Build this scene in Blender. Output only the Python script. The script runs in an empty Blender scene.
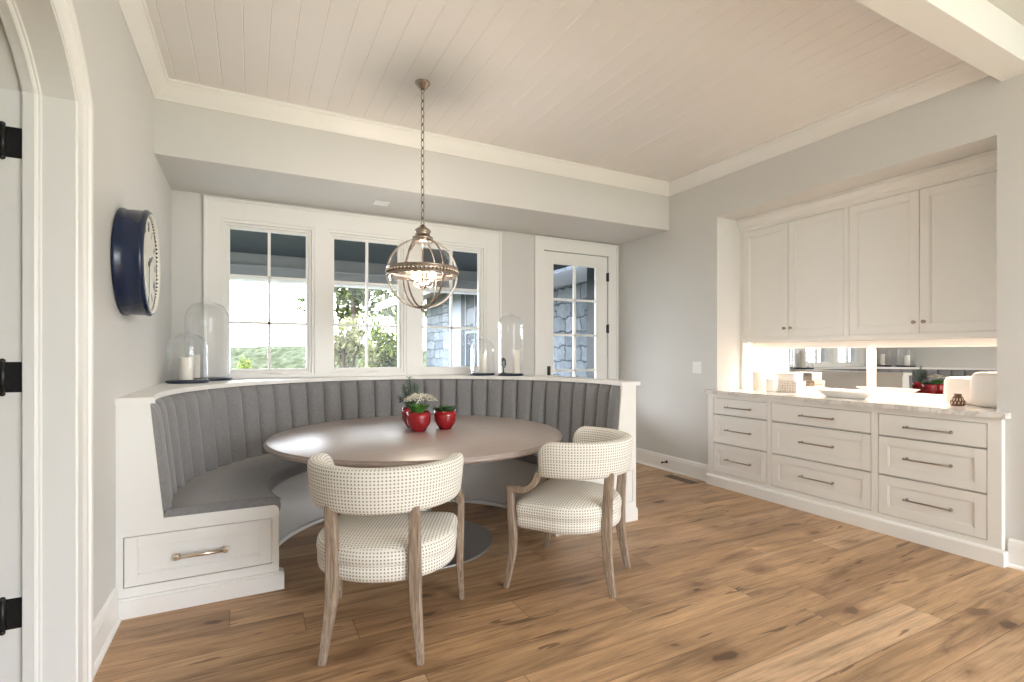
import bpy, bmesh, math, random
from mathutils import Vector, Matrix
from math import sin, cos, pi, asin, sqrt, radians as R
random.seed(7)
SC = bpy.context.scene
COL = SC.collection
IMG_W, IMG_H = 1024, 682

# ------------------------------------------------------------------ materials
def nt(name):
    m = bpy.data.materials.new(name); m.use_nodes = True
    t = m.node_tree; t.nodes.clear()
    o = t.nodes.new('ShaderNodeOutputMaterial')
    return m, t, o
def N(t, typ, **k):
    n = t.nodes.new(typ)
    for a, v in k.items():
        if a == 'inp':
            for i, x in v.items(): n.inputs[i].default_value = x
        else: setattr(n, a, v)
    return n
def math_(t, op, a, b=None, c=None):
    n = N(t, 'ShaderNodeMath', operation=op)
    for i, x in enumerate((a, b, c)):
        if x is None: continue
        if isinstance(x, (int, float)): n.inputs[i].default_value = x
        else: t.links.new(x, n.inputs[i])
    return n.outputs[0]
def mixc(t, f, a, b, blend='MIX'):
    n = N(t, 'ShaderNodeMix', data_type='RGBA', blend_type=blend)
    for i, x in ((0, f), (6, a), (7, b)):
        if isinstance(x, (int, float)): n.inputs[i].default_value = x
        elif isinstance(x, tuple): n.inputs[i].default_value = (*x, 1) if len(x) == 3 else x
        else: t.links.new(x, n.inputs[i])
    return n.outputs[2]
def ramp(t, f, stops):
    n = N(t, 'ShaderNodeValToRGB')
    e = n.color_ramp.elements
    while len(e) < len(stops): e.new(0.5)
    for k, (p, c) in zip(e, stops):
        k.position = p; k.color = (*c, 1) if len(c) == 3 else c
    t.links.new(f, n.inputs[0]); return n.outputs[0]
def bsdf(t, o, col=None, rough=.5, metal=0, spec=.5, normal=None, coat=0):
    b = N(t, 'ShaderNodeBsdfPrincipled')
    b.inputs['Roughness'].default_value = rough
    b.inputs['Metallic'].default_value = metal
    b.inputs['Specular IOR Level'].default_value = spec
    b.inputs['Coat Weight'].default_value = coat
    b.inputs['Coat Roughness'].default_value = .12 if rough < .3 else .36
    if isinstance(col, tuple): b.inputs['Base Color'].default_value = (*col, 1)
    elif col is not None: t.links.new(col, b.inputs['Base Color'])
    if normal is not None: t.links.new(normal, b.inputs['Normal'])
    t.links.new(b.outputs[0], o.inputs[0]); return b
def bump(t, h, s=.3, d=.01):
    n = N(t, 'ShaderNodeBump'); n.inputs['Strength'].default_value = s; n.inputs['Distance'].default_value = d
    t.links.new(h, n.inputs['Height']); return n.outputs[0]
def coords(t, sc=(1, 1, 1), kind='Object'):
    c = N(t, 'ShaderNodeTexCoord'); m = N(t, 'ShaderNodeMapping')
    m.inputs['Scale'].default_value = sc
    t.links.new(c.outputs[kind], m.inputs[0]); return m.outputs[0]
def noise(t, v, scale=5, detail=4, rough=.5, dist=0):
    n = N(t, 'ShaderNodeTexNoise'); n.inputs['Scale'].default_value = scale
    n.inputs['Detail'].default_value = detail; n.inputs['Roughness'].default_value = rough
    n.inputs['Distortion'].default_value = dist
    t.links.new(v, n.inputs['Vector']); return n.outputs[0]
def paint(name, col, rough=.5, var=.03, spec=.5, bumpy=.02):
    m, t, o = nt(name); v = coords(t)
    n = noise(t, v, 3, 3)
    c = mixc(t, n, tuple(x * (1 - var) for x in col), tuple(min(1, x * (1 + var)) for x in col))
    nb = noise(t, v, 180, 2)
    bsdf(t, o, c, rough, 0, spec, bump(t, nb, bumpy, .002)); return m
def metal(name, col, rough=.3):
    m, t, o = nt(name); v = coords(t); n = noise(t, v, 40, 3)
    c = mixc(t, n, tuple(x * .85 for x in col), col)
    bsdf(t, o, c, rough, 1.0); return m
def woodmat(name, c1, c2, c3, sc=(14, 14, 1.4), rough=.55, spec=.4, coat=0):
    m, t, o = nt(name); v = coords(t, sc)
    n = noise(t, v, 3, 8, .62, 1.2); n2 = noise(t, v, 14, 5, .6)
    c = ramp(t, n, [(.3, c1), (.5, c2), (.72, c3)])
    c = mixc(t, math_(t, 'MULTIPLY', n2, .35), c, c1)
    bsdf(t, o, c, rough, 0, spec, bump(t, n2, .15, .002), coat); return m
def glassmat(name, tint=(1, 1, 1), refl=.10, edge=.5, blend=.25):
    m, t, o = nt(name)
    lw = N(t, 'ShaderNodeLayerWeight'); lw.inputs[0].default_value = blend
    f = math_(t, 'MULTIPLY', lw.outputs['Facing'], edge)
    f = math_(t, 'POWER', f, 1.6)
    f = math_(t, 'ADD', f, refl)
    a = N(t, 'ShaderNodeBsdfTransparent'); a.inputs[0].default_value = (*tint, 1)
    g = N(t, 'ShaderNodeBsdfGlossy'); g.inputs['Roughness'].default_value = .02; g.inputs[0].default_value = (.95, .97, 1, 1)
    x = N(t, 'ShaderNodeMixShader'); t.links.new(f, x.inputs[0])
    t.links.new(a.outputs[0], x.inputs[1]); t.links.new(g.outputs[0], x.inputs[2])
    t.links.new(x.outputs[0], o.inputs[0]); return m
def emis(name, col, s):
    m, t, o = nt(name); e = N(t, 'ShaderNodeEmission'); e.inputs[0].default_value = (*col, 1); e.inputs[1].default_value = s
    t.links.new(e.outputs[0], o.inputs[0]); return m

M = {}
M['wall'] = paint('wall_paint', (.635, .63, .615), .6, .015)
M['white'] = paint('trim_white', (.83, .825, .81), .38, .01)
M['cabwhite'] = paint('cabinet_white', (.80, .79, .765), .4, .01)
M['ceil'] = paint('ceiling_boards', (.77, .75, .735), .5, .02)
M['plainceil'] = paint('plain_ceiling', (.66, .66, .63), .7, .01)
M['navy'] = paint('navy_enamel', (.008, .018, .055), .22, .1)
M['navywood'] = paint('navy_wood', (.012, .02, .045), .35, .1)
M['cream'] = paint('clock_face', (.72, .71, .66), .5, .02)
M['black'] = paint('black_iron', (.012, .012, .013), .4, .1)
M['ink'] = paint('ink', (.12, .12, .12), .6)
M['pull'] = metal('pull_bronze', (.36, .30, .25), .3)
M['brass'] = metal('champagne_brass', (.78, .68, .56), .25)
M['nickel'] = metal('antique_nickel', (.40, .34, .30), .26)
M['steel'] = metal('base_steel', (.46, .45, .44), .5)
M['wax'] = paint('candle_wax', (.78, .745, .68), .5, .02)
M['whitecer'] = paint('white_ceramic', (.82, .79, .75), .3, .01)
M['shadow'] = paint('cabinet_inside_shade', (.10, .09, .085), .8)  # dark body colour stands in for shade in the drawer gaps
M['soil'] = paint('soil', (.03, .02, .015), .9, .3)
M['pane'] = glassmat('window_glass', (.985, .99, .99), .008, .16)
M['dome'] = glassmat('cloche_glass', (.992, .994, .996), .03, .95, .3)
M['globe'] = glassmat('globe_glass', (.985, .98, .97), .045, .6, .25)
M['bulb'] = emis('bulb_glow', (1, .76, .50), 7)
M['led'] = emis('downlight_glow', (1, .95, .88), 1.2)
M['doorbrown'] = woodmat('door_brown', (.08, .04, .02), (.12, .065, .035), (.16, .09, .05))
M['chairwood'] = woodmat('limed_oak', (.15, .10, .068), (.31, .235, .175), (.50, .43, .36), (34, 34, 2.0), .55)
M['tabletop'] = woodmat('grey_brown_oak', (.25, .195, .17), (.32, .255, .225), (.38, .31, .285), (1.2, 16, 16), .38, .8, .8)
M['leaf1'] = paint('leaf_dark', (.03, .10, .035), .45, .4)
M['leaf2'] = paint('leaf_green', (.10, .26, .05), .45, .3)
M['leaf3'] = paint('leaf_sage', (.10, .20, .13), .5, .3)
M['petal'] = paint('petal_cream', (.86, .85, .77), .6, .1)
M['berry'] = paint('berry_black', (.02, .015, .03), .35)
M['barkm'] = paint('bark', (.10, .07, .05), .9, .3)
M['porchdark'] = paint('porch_slate_paint', (0.0074, 0.0149, 0.0223), .6, .2)
M['porchgrey'] = paint('porch_grey_paint', (0.2232, 0.2294, 0.2418), .6, .05)
M['eavetan'] = paint('eave_tan', (0.2108, 0.1922, 0.1550), .6, .05)
M['bluewhite'] = paint('pale_blue_trim', (0.1860, 0.2232, 0.2666), .5, .03)
M['darkglass'] = paint('dark_glass', (.01, .02, .03), .05, .1)
M['grass'] = paint('lawn', (0.1240, 0.1612, 0.0620), .9, .3)
M['deck'] = paint('porch_deck', (0.2790, 0.2728, 0.2604), .8, .1)
M['brownvase'] = paint('brown_ceramic', (.16, .075, .045), .35, .2)

def m_red():
    m, t, o = nt('red_glaze'); v = coords(t); n = noise(t, v, 60, 5, .7)
    c = ramp(t, n, [(.3, (.16, .004, .008)), (.6, (.42, .012, .02))])
    bsdf(t, o, c, .16, 0, .5, None, .4); return m
M['red'] = m_red()
def m_mirror():
    m, t, o = nt('mirror_silver'); g = N(t, 'ShaderNodeBsdfGlossy'); g.inputs[0].default_value = (.86, .85, .83, 1); g.inputs['Roughness'].default_value = 0
    t.links.new(g.outputs[0], o.inputs[0]); return m
M['mirror'] = m_mirror()
def m_marble():
    m, t, o = nt('white_marble'); v = coords(t, (1, 1, 1))
    n = noise(t, v, 2.2, 8, .6, 2.5); n2 = noise(t, v, 9, 6, .6, 1.5)
    c = ramp(t, n, [(.43, (.78, .765, .75)), (.49, (.56, .545, .53)), (.525, (.77, .755, .74)), (.8, (.80, .785, .77))])
    c = mixc(t, math_(t, 'MULTIPLY', n2, .12), c, (.6, .57, .55))
    bsdf(t, o, c, .12, 0, .5); return m
M['marble'] = m_marble()
def m_greyfabric():
    m, t, o = nt('grey_wool'); v = coords(t)
    n = noise(t, v, 420, 2, .7); n2 = noise(t, v, 60, 4, .7); n3 = noise(t, v, 6, 3)
    c = ramp(t, n2, [(.25, (.195, .195, .205)), (.75, (.30, .298, .312))])
    c = mixc(t, math_(t, 'MULTIPLY', n, .5), c, (.15, .148, .152))
    c = mixc(t, math_(t, 'MULTIPLY', n3, .2), c, (.18, .18, .19))
    b = bsdf(t, o, c, .85, 0, .2, bump(t, n, .35, .002))
    b.inputs['Sheen Weight'].default_value = .35; b.inputs['Sheen Roughness'].default_value = .5; return m
M['grey'] = m_greyfabric()
def m_dots():
    m, t, o = nt('dotted_linen')
    uv = N(t, 'ShaderNodeUVMap'); uv.uv_map = 'UVMap'
    s = N(t, 'ShaderNodeSeparateXYZ'); t.links.new(uv.outputs[0], s.inputs[0])
    P = .0150
    def cell(x):
        f = math_(t, 'FRACT', math_(t, 'MULTIPLY', x, 1 / P))
        return math_(t, 'ABSOLUTE', math_(t, 'SUBTRACT', f, .5))
    a = cell(s.outputs[0]); b = cell(s.outputs[1])
    p = math_(t, 'ADD', math_(t, 'POWER', a, 4), math_(t, 'POWER', b, 4))
    r = math_(t, 'POWER', p, .25)
    mask = N(t, 'ShaderNodeMapRange', interpolation_type='SMOOTHSTEP')
    mask.inputs[1].default_value = .17; mask.inputs[2].default_value = .28; mask.inputs[3].default_value = 1; mask.inputs[4].default_value = 0
    t.links.new(r, mask.inputs[0])
    v = coords(t); n = noise(t, v, 500, 2, .6)
    c = mixc(t, mask.outputs[0], (.80, .775, .725), (.19, .165, .15))
    c = mixc(t, math_(t, 'MULTIPLY', n, .2), c, (.55, .50, .43))
    bsdf(t, o, c, .9, 0, .2, bump(t, n, .2, .001)); return m
M['dots'] = m_dots()
def m_floor():
    m, t, o = nt('oak_planks')
    c = N(t, 'ShaderNodeTexCoord'); s = N(t, 'ShaderNodeSeparateXYZ'); t.links.new(c.outputs['Object'], s.inputs[0])
    x, y = s.outputs[0], s.outputs[1]
    W, L = .19, 1.75
    yr = math_(t, 'DIVIDE', math_(t, 'ADD', y, 20.05), W)
    row = math_(t, 'FLOOR', yr)
    wn = N(t, 'ShaderNodeTexWhiteNoise', noise_dimensions='1D'); t.links.new(row, wn.inputs['W'])
    xs = math_(t, 'ADD', math_(t, 'DIVIDE', math_(t, 'ADD', x, 20), L), math_(t, 'MULTIPLY', wn.outputs[0], 7.31))
    col = math_(t, 'FLOOR', xs)
    idv = N(t, 'ShaderNodeCombineXYZ'); t.links.new(row, idv.inputs[0]); t.links.new(col, idv.inputs[1])
    w2 = N(t, 'ShaderNodeTexWhiteNoise', noise_dimensions='2D'); t.links.new(idv.outputs[0], w2.inputs['Vector'])
    rid = w2.outputs[0]
    fy = math_(t, 'FRACT', yr); fx = math_(t, 'FRACT', xs)
    ey = math_(t, 'MULTIPLY', math_(t, 'MINIMUM', fy, math_(t, 'SUBTRACT', 1, fy)), W)
    ex = math_(t, 'MULTIPLY', math_(t, 'MINIMUM', fx, math_(t, 'SUBTRACT', 1, fx)), L)
    e = math_(t, 'MINIMUM', ex, ey)
    gap = N(t, 'ShaderNodeMapRange', interpolation_type='SMOOTHSTEP'); gap.inputs[1].default_value = .0006; gap.inputs[2].default_value = .0026
    gap.inputs[3].default_value = 1; gap.inputs[4].default_value = 0; t.links.new(e, gap.inputs[0])
    def vec(kx, ky, kz=9):
        v = N(t, 'ShaderNodeCombineXYZ')
        t.links.new(math_(t, 'MULTIPLY', x, kx), v.inputs[0]); t.links.new(math_(t, 'MULTIPLY', y, ky), v.inputs[1])
        t.links.new(math_(t, 'MULTIPLY', rid, kz * 7), v.inputs[2]); return v.outputs[0]
    g1 = noise(t, vec(1.1, 9), 1, 7, .62, 1.4)
    g2 = noise(t, vec(2.2, 85), 1, 6, .7, .8)
    g3 = noise(t, vec(.7, 2.2), 1, 4, .55, .5)
    base = ramp(t, rid, [(0, (.44, .27, .15)), (.25, (.56, .365, .21)), (.5, (.49, .31, .175)), (.72, (.62, .43, .275)), (.88, (.37, .225, .13)), (1, (.55, .37, .225))])
    grain = ramp(t, g1, [(.30, (.46, .43, .41)), (.47, (.90, .89, .88)), (.70, (1.22, 1.20, 1.17))])
    cc = mixc(t, 1.0, base, grain, 'MULTIPLY')
    cc = mixc(t, .8, cc, ramp(t, g2, [(.34, (.56, .53, .50)), (.52, (1.0, 1.0, 1.0)), (.7, (1.12, 1.11, 1.10))]), 'MULTIPLY')
    cc = mixc(t, .8, cc, ramp(t, g3, [(.3, (.74, .72, .70)), (.6, (1.08, 1.06, 1.05))]), 'MULTIPLY')
    # knots and cracks
    vo = N(t, 'ShaderNodeTexVoronoi', feature='F1', voronoi_dimensions='2D'); vo.inputs['Scale'].default_value = 1; vo.inputs['Randomness'].default_value = 1
    nd = N(t, 'ShaderNodeTexNoise'); nd.inputs['Scale'].default_value = 9; t.links.new(c.outputs['Object'], nd.inputs['Vector'])
    va = N(t, 'ShaderNodeVectorMath', operation='MULTIPLY_ADD'); va.inputs[1].default_value = (.30, .30, 0)
    t.links.new(nd.outputs['Color'], va.inputs[0]); t.links.new(vec(2.1, 4.4, 0), va.inputs[2])
    t.links.new(va.outputs[0], vo.inputs['Vector'])
    sel = N(t, 'ShaderNodeSeparateXYZ'); t.links.new(vo.outputs['Color'], sel.inputs[0])
    size = math_(t, 'MULTIPLY', math_(t, 'MAXIMUM', math_(t, 'SUBTRACT', sel.outputs[0], .55), 0), .26)
    kn = N(t, 'ShaderNodeMapRange', interpolation_type='SMOOTHSTEP'); kn.inputs[3].default_value = 1; kn.inputs[4].default_value = 0
    kn.inputs[1].default_value = -.02; kn.inputs[2].default_value = .05
    t.links.new(math_(t, 'SUBTRACT', vo.outputs['Distance'], size), kn.inputs[0])
    halo = N(t, 'ShaderNodeMapRange', interpolation_type='SMOOTHSTEP'); halo.inputs[3].default_value = .55; halo.inputs[4].default_value = 0
    halo.inputs[1].default_value = 0; halo.inputs[2].default_value = .28
    t.links.new(math_(t, 'SUBTRACT', vo.outputs['Distance'], size), halo.inputs[0])
    on = math_(t, 'GREATER_THAN', sel.outputs[0], .66)
    cc = mixc(t, math_(t, 'MULTIPLY', halo.outputs[0], on), cc, (.24, .13, .07))
    cc = mixc(t, math_(t, 'MULTIPLY', math_(t, 'MULTIPLY', kn.outputs[0], on), math_(t, 'ADD', .25, math_(t, 'MULTIPLY', sel.outputs[1], .6))), cc, (.06, .03, .018))
    cr = noise(t, vec(2.0, 16, 3), 1, 3, .5, 1.0)
    crm = N(t, 'ShaderNodeMapRange', interpolation_type='SMOOTHSTEP'); crm.inputs[1].default_value = .655; crm.inputs[2].default_value = .69; crm.inputs[3].default_value = 0; crm.inputs[4].default_value = .7
    t.links.new(cr, crm.inputs[0])
    cc = mixc(t, crm.outputs[0], cc, (.09, .045, .025))
    cc = mixc(t, math_(t, 'MULTIPLY', gap.outputs[0], .7), cc, (.07, .04, .025))
    h = math_(t, 'SUBTRACT', math_(t, 'MULTIPLY', g2, .15), gap.outputs[0])
    b = bsdf(t, o, cc, .42, 0, .35, bump(t, h, .25, .002)); return m
M['floor'] = m_floor()
def m_stone():
    m, t, o = nt('ashlar_stone')
    c = N(t, 'ShaderNodeTexCoord'); s = N(t, 'ShaderNodeSeparateXYZ'); t.links.new(c.outputs['Object'], s.inputs[0])
    cb = N(t, 'ShaderNodeCombineXYZ'); t.links.new(s.outputs[1], cb.inputs[0]); t.links.new(s.outputs[2], cb.inputs[1])
    n = N(t, 'ShaderNodeTexNoise'); n.inputs['Scale'].default_value = 5; t.links.new(cb.outputs[0], n.inputs['Vector'])
    va = N(t, 'ShaderNodeVectorMath', operation='MULTIPLY_ADD'); va.inputs[1].default_value = (.22, .16, 0)
    t.links.new(n.outputs['Color'], va.inputs[0]); t.links.new(cb.outputs[0], va.inputs[2])
    b = N(t, 'ShaderNodeTexBrick', offset=.37, squash=1.5, squash_frequency=3)
    for k, v in (('Color1', (.125, .147, .168, 1)), ('Color2', (.205, .23, .255, 1)), ('Mortar', (.045, .055, .065, 1)), ('Scale', 1), ('Mortar Size', .014), ('Brick Width', .46), ('Row Height', .25), ('Mortar Smooth', .4)):
        b.inputs[k].default_value = v
    t.links.new(va.outputs[0], b.inputs['Vector'])
    n2 = noise(t, c.outputs['Object'], 7, 6, .65)
    cc = mixc(t, .7, b.outputs[0], ramp(t, n2, [(.3, (.6, .6, .6)), (.7, (1.2, 1.2, 1.2))]), 'MULTIPLY')
    h = math_(t, 'SUBTRACT', math_(t, 'MULTIPLY', n2, .8), b.outputs[1])
    bsdf(t, o, cc, .85, 0, .2, bump(t, h, .8, .03)); return m
M['stone'] = m_stone()
def m_foliage(name, a, b_):
    m, t, o = nt(name); v = coords(t); n = noise(t, v, 9, 2, .6)
    c = ramp(t, n, [(.38, a), (.62, b_)])
    d = N(t, 'ShaderNodeBsdfDiffuse'); tr = N(t, 'ShaderNodeBsdfTranslucent'); x = N(t, 'ShaderNodeMixShader'); x.inputs[0].default_value = .45
    t.links.new(c, d.inputs[0]); t.links.new(c, tr.inputs[0]); t.links.new(d.outputs[0], x.inputs[1]); t.links.new(tr.outputs[0], x.inputs[2])
    t.links.new(x.outputs[0], o.inputs[0]); return m
M['tree1'] = m_foliage('tree_foliage', (0.0248, 0.0434, 0.0124), (0.2232, 0.2480, 0.1054))
M['tree2'] = m_foliage('olive_foliage', (0.0868, 0.0930, 0.0310), (0.4092, 0.3844, 0.2108))
M['tree3'] = m_foliage('bright_foliage', (0.0372, 0.0682, 0.0124), (0.3100, 0.3472, 0.0992))
def m_hill():
    m, t, o = nt('wooded_hill'); v = coords(t, (1, 1, 1)); n = noise(t, v, .8, 8, .7); n2 = noise(t, v, .05, 3)
    c = ramp(t, n, [(.38, (0.0093, 0.0161, 0.0062)), (.52, (0.0279, 0.0384, 0.0149)), (.66, (0.0620, 0.0713, 0.0372))])
    c = mixc(t, math_(t, 'MULTIPLY', n2, .6), c, (.078, .074, .050))  # soft patches put the haze of distance into the hill colour
    bsdf(t, o, c, .95, 0, .1); return m
M['hill'] = m_hill()
def m_hex():
    m, t, o = nt('honeycomb_print'); v = coords(t, (1, 1, 1))
    vo = N(t, 'ShaderNodeTexVoronoi', feature='DISTANCE_TO_EDGE'); vo.inputs['Scale'].default_value = 42; vo.inputs['Randomness'].default_value = .25
    t.links.new(v, vo.inputs['Vector'])
    c = ramp(t, vo.outputs[0], [(.0, (.80, .76, .71)), (.10, (.78, .74, .69)), (.18, (.52, .45, .39))])
    bsdf(t, o, c, .5); return m
M['hex'] = m_hex()

# ------------------------------------------------------------------ mesh helpers
class MB:
    def __init__(s): s.bm = bmesh.new(); s.uv = s.bm.loops.layers.uv.new('UVMap')
    def face(s, vs, smooth=False, uv=None):
        try: f = s.bm.faces.new(vs)
        except ValueError: return None
        f.smooth = smooth
        if uv:
            for l, u in zip(f.loops, uv): l[s.uv].uv = u
        return f
    def box(s, x0, x1, y0, y1, z0, z1, bev=0, seg=2):
        x0, x1 = min(x0, x1), max(x0, x1); y0, y1 = min(y0, y1), max(y0, y1); z0, z1 = min(z0, z1), max(z0, z1)
        b = bmesh.new()
        v = [b.verts.new(p) for p in ((x0, y0, z0), (x1, y0, z0), (x1, y1, z0), (x0, y1, z0), (x0, y0, z1), (x1, y0, z1), (x1, y1, z1), (x0, y1, z1))]
        for f in ((0, 3, 2, 1), (4, 5, 6, 7), (0, 1, 5, 4), (1, 2, 6, 5), (2, 3, 7, 6), (3, 0, 4, 7)): b.faces.new([v[i] for i in f])
        if bev: bmesh.ops.bevel(b, geom=b.edges[:], offset=bev, segments=seg, profile=.6, affect='EDGES', clamp_overlap=True)
        s.add(b); return s
    def add(s, b, mat=None):
        vm = {}
        for v in b.verts: vm[v] = s.bm.verts.new(mat @ v.co if mat else v.co)
        for f in b.faces:
            try:
                nf = s.bm.faces.new([vm[v] for v in f.verts]); nf.smooth = f.smooth
            except ValueError: pass
        b.free()
    def grid(s, rows, closed_u=False, closed_v=False, smooth=True, uv=None):
        V = [[s.bm.verts.new(p) for p in r] for r in rows]
        n, m = len(V), len(V[0])
        for i in range(n if closed_v else n - 1):
            for j in range(m if closed_u else m - 1):
                i2, j2 = (i + 1) % n, (j + 1) % m
                u = None
                if uv: u = [uv(i, j), uv(i, j + 1), uv(i + 1, j + 1), uv(i + 1, j)]
                s.face([V[i][j], V[i][j2], V[i2][j2], V[i2][j]], smooth, u)
        return V
    def lathe(s, prof, c=(0, 0, 0), seg=32, smooth=True, cap=(False, False), axis='z', a0=0, a1=2 * pi):
        full = abs(a1 - a0 - 2 * pi) < 1e-6
        rows = []
        for r, z in prof:
            row = []
            for k in range(seg if full else seg + 1):
                a = a0 + (a1 - a0) * k / seg
                p = (r * cos(a), r * sin(a), z)
                if axis == 'x': p = (z, r * cos(a), r * sin(a))
                if axis == 'y': p = (r * sin(a), z, r * cos(a))
                row.append((c[0] + p[0], c[1] + p[1], c[2] + p[2]))
            rows.append(row)
        V = s.grid(rows, closed_u=full, smooth=smooth)
        if cap[0]: s.face(V[0][::-1])
        if cap[1]: s.face(V[-1])
        return s
    def tube(s, path, rad, seg=8, cap=True, sq=None, up=(0, 0, 1), smooth=True):
        """round (or w,h rectangular with rounded corners when sq) tube along path; rad number or list"""
        P = [Vector(p) for p in path]; n = len(P); rows = []
        upv = Vector(up)
        for i, p in enumerate(P):
            d = (P[min(i + 1, n - 1)] - P[max(i - 1, 0)]).normalized()
            a = d.cross(upv)
            if a.length < 1e-4: a = d.cross(Vector((0, 1, 0)))
            a.normalize(); b = a.cross(d).normalized()
            r = rad[i] if isinstance(rad, (list, tuple)) else rad
            row = []
            if sq:
                w, h = sq[i] if isinstance(sq[0], (list, tuple)) else sq
                k = .78
                for u, v in ((1, k), (k, 1), (-k, 1), (-1, k), (-1, -k), (-k, -1), (k, -1), (1, -k)):
                    row.append(p + a * (w / 2 * u) + b * (h / 2 * v))
            else:
                for k in range(seg):
                    t = 2 * pi * k / seg; row.append(p + a * (r * cos(t)) + b * (r * sin(t)))
            rows.append(row)
        V = s.grid(rows, closed_u=True, smooth=smooth)
        if cap: s.face(V[0][::-1]); s.face(V[-1])
        return s
    def frame(s, a0, a1, b0, b1, t, y0, y1, bev=0, bottom=True, plane='y', bt=None):
        """rectangular frame in the XZ plane (outer a0..a1, b0..b1), no overlapping faces; t = (left, right, top, bottom)"""
        l, r, u, d = t
        if not bottom: d = 0
        s.box(a0, a0 + l, y0, y1, b0, b1, bev); s.box(a1 - r, a1, y0, y1, b0, b1, bev)
        if u: s.box(a0 + l, a1 - r, y0, y1, b1 - u, b1, bev)
        if d: s.box(a0 + l, a1 - r, y0, y1, b0, b0 + d, bev)
        return s
    def prism(s, poly, f, d0, d1):
        """extrude a closed 2-D polygon; f(a, b, d) -> point"""
        A = [s.bm.verts.new(f(a, b, d0)) for a, b in poly]; B = [s.bm.verts.new(f(a, b, d1)) for a, b in poly]
        fa = s.face(A[::-1]); fb = s.face(B)
        n = len(poly)
        for i in range(n): s.face([A[i], A[(i + 1) % n], B[(i + 1) % n], B[i]])
        if n > 4:
            for x in (fa, fb): x.normal_update()
            bmesh.ops.triangulate(s.bm, faces=[fa, fb])
        return s
    def sphere(s, c, r, seg=12, rings=8, sc=(1, 1, 1)):
        rows = []
        for i in range(rings + 1):
            a = -pi / 2 + pi * i / rings; rr = max(cos(a), 1e-3)
            rows.append([(c[0] + r * sc[0] * rr * cos(2 * pi * k / seg), c[1] + r * sc[1] * rr * sin(2 * pi * k / seg), c[2] + r * sc[2] * sin(a)) for k in range(seg)])
        s.grid(rows, closed_u=True); return s
    def torus(s, c, R_, r, mat=None, seg=24, rs=8, sx=1, sy=1):
        rows = []
        for i in range(seg):
            a = 2 * pi * i / seg; row = []
            for k in range(rs):
                b = 2 * pi * k / rs
                p = Vector(((R_ + r * cos(b)) * cos(a) * sx, (R_ + r * cos(b)) * sin(a) * sy, r * sin(b)))
                if mat: p = mat @ p
                row.append(p + Vector(c))
            rows.append(row)
        s.grid(rows, closed_u=True, closed_v=True); return s
    def build(s, name, mat, parent=None, weld=False, keep_normals=False):
        if weld: bmesh.ops.remove_doubles(s.bm, verts=s.bm.verts, dist=1e-5)
        if not keep_normals: bmesh.ops.recalc_face_normals(s.bm, faces=s.bm.faces)
        me = bpy.data.meshes.new(name); s.bm.to_mesh(me); s.bm.free()
        me.materials.append(M[mat] if isinstance(mat, str) else mat)
        o = bpy.data.objects.new(name, me); COL.objects.link(o)
        if parent is not None:
            o.parent = parent
            if parent.type == 'EMPTY': o.matrix_parent_inverse = Matrix.Translation(-parent.location)
        return o
def tag(o, label=None, cat=None, group=None, kind=None):
    if label: o['label'] = label
    if cat: o['category'] = cat
    if group: o['group'] = group
    if kind: o['kind'] = kind
    return o
def thing(name, label, cat, loc=(0, 0, 0), group=None, kind=None):
    o = bpy.data.objects.new(name, None); COL.objects.link(o); o.location = loc
    o.empty_display_size = .1
    return tag(o, label, cat, group, kind)
def B(x0, x1, y0, y1, z0, z1, bev=0): return MB().box(x0, x1, y0, y1, z0, z1, bev)
def struct(mb, name, mat, label, cat): return tag(mb.build(name, mat), label, cat, None, 'structure')

# ------------------------------------------------------------------ layout (metres)
XL, XR = -.59, 4.13            # side walls
YB = 5.06                      # window wall
YS = 4.20                      # front face of the dropped soffit
ZS = 2.67                      # soffit underside
ZC = 3.165                     # boarded ceiling
RT = 2.665                     # top of cabinet recess
RY0, RY1 = 1.42, 3.55          # recess
XM = 4.655                     # recess back
YN = -4.2                      # near end of the open room

# ------------------------------------------------------------------ room shell
struct(B(-2.2, 5.0, YN, 5.3, -.12, 0), 'floor', 'floor', 'wide knotty oak plank floor', 'floor')
mb = MB()                       # boarded ceiling with V grooves
pw = .1375; x = XL
ch, dp = .005, .003
prof = []
while x < XR - .001:
    x1 = min(x + pw, XR)
    prof += [(x, ZC + dp), (x + ch, ZC), (x1 - ch, ZC), (x1, ZC + dp)]
    x = x1
V = [[mb.bm.verts.new((a, yy, z)) for a, z in prof] for yy in (1.24, YS + .05)]
for i in range(len(prof) - 1): mb.face([V[0][i], V[0][i + 1], V[1][i + 1], V[1][i]])
mb.box(XL, XR, 1.24, YS + .05, ZC + .02, ZC + .12)
struct(mb, 'ceiling', 'ceil', 'white painted board ceiling with long grooves over the breakfast nook', 'ceiling')
struct(B(-.8, 5.0, YN, 1.24, 3.186, 3.3), 'ceiling', 'plainceil', 'plain flat ceiling on the near side of the beam', 'ceiling')
struct(B(XL, XR, 1.24, 1.40, 2.985, 3.28, .003), 'beam', 'white', 'painted ceiling beam crossing above the cabinet end of the room', 'beam')
struct(B(XL, XR, YS, YB, ZS, 3.28), 'soffit', 'wall', 'dropped soffit box above the windows and glazed door', 'soffit')

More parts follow.
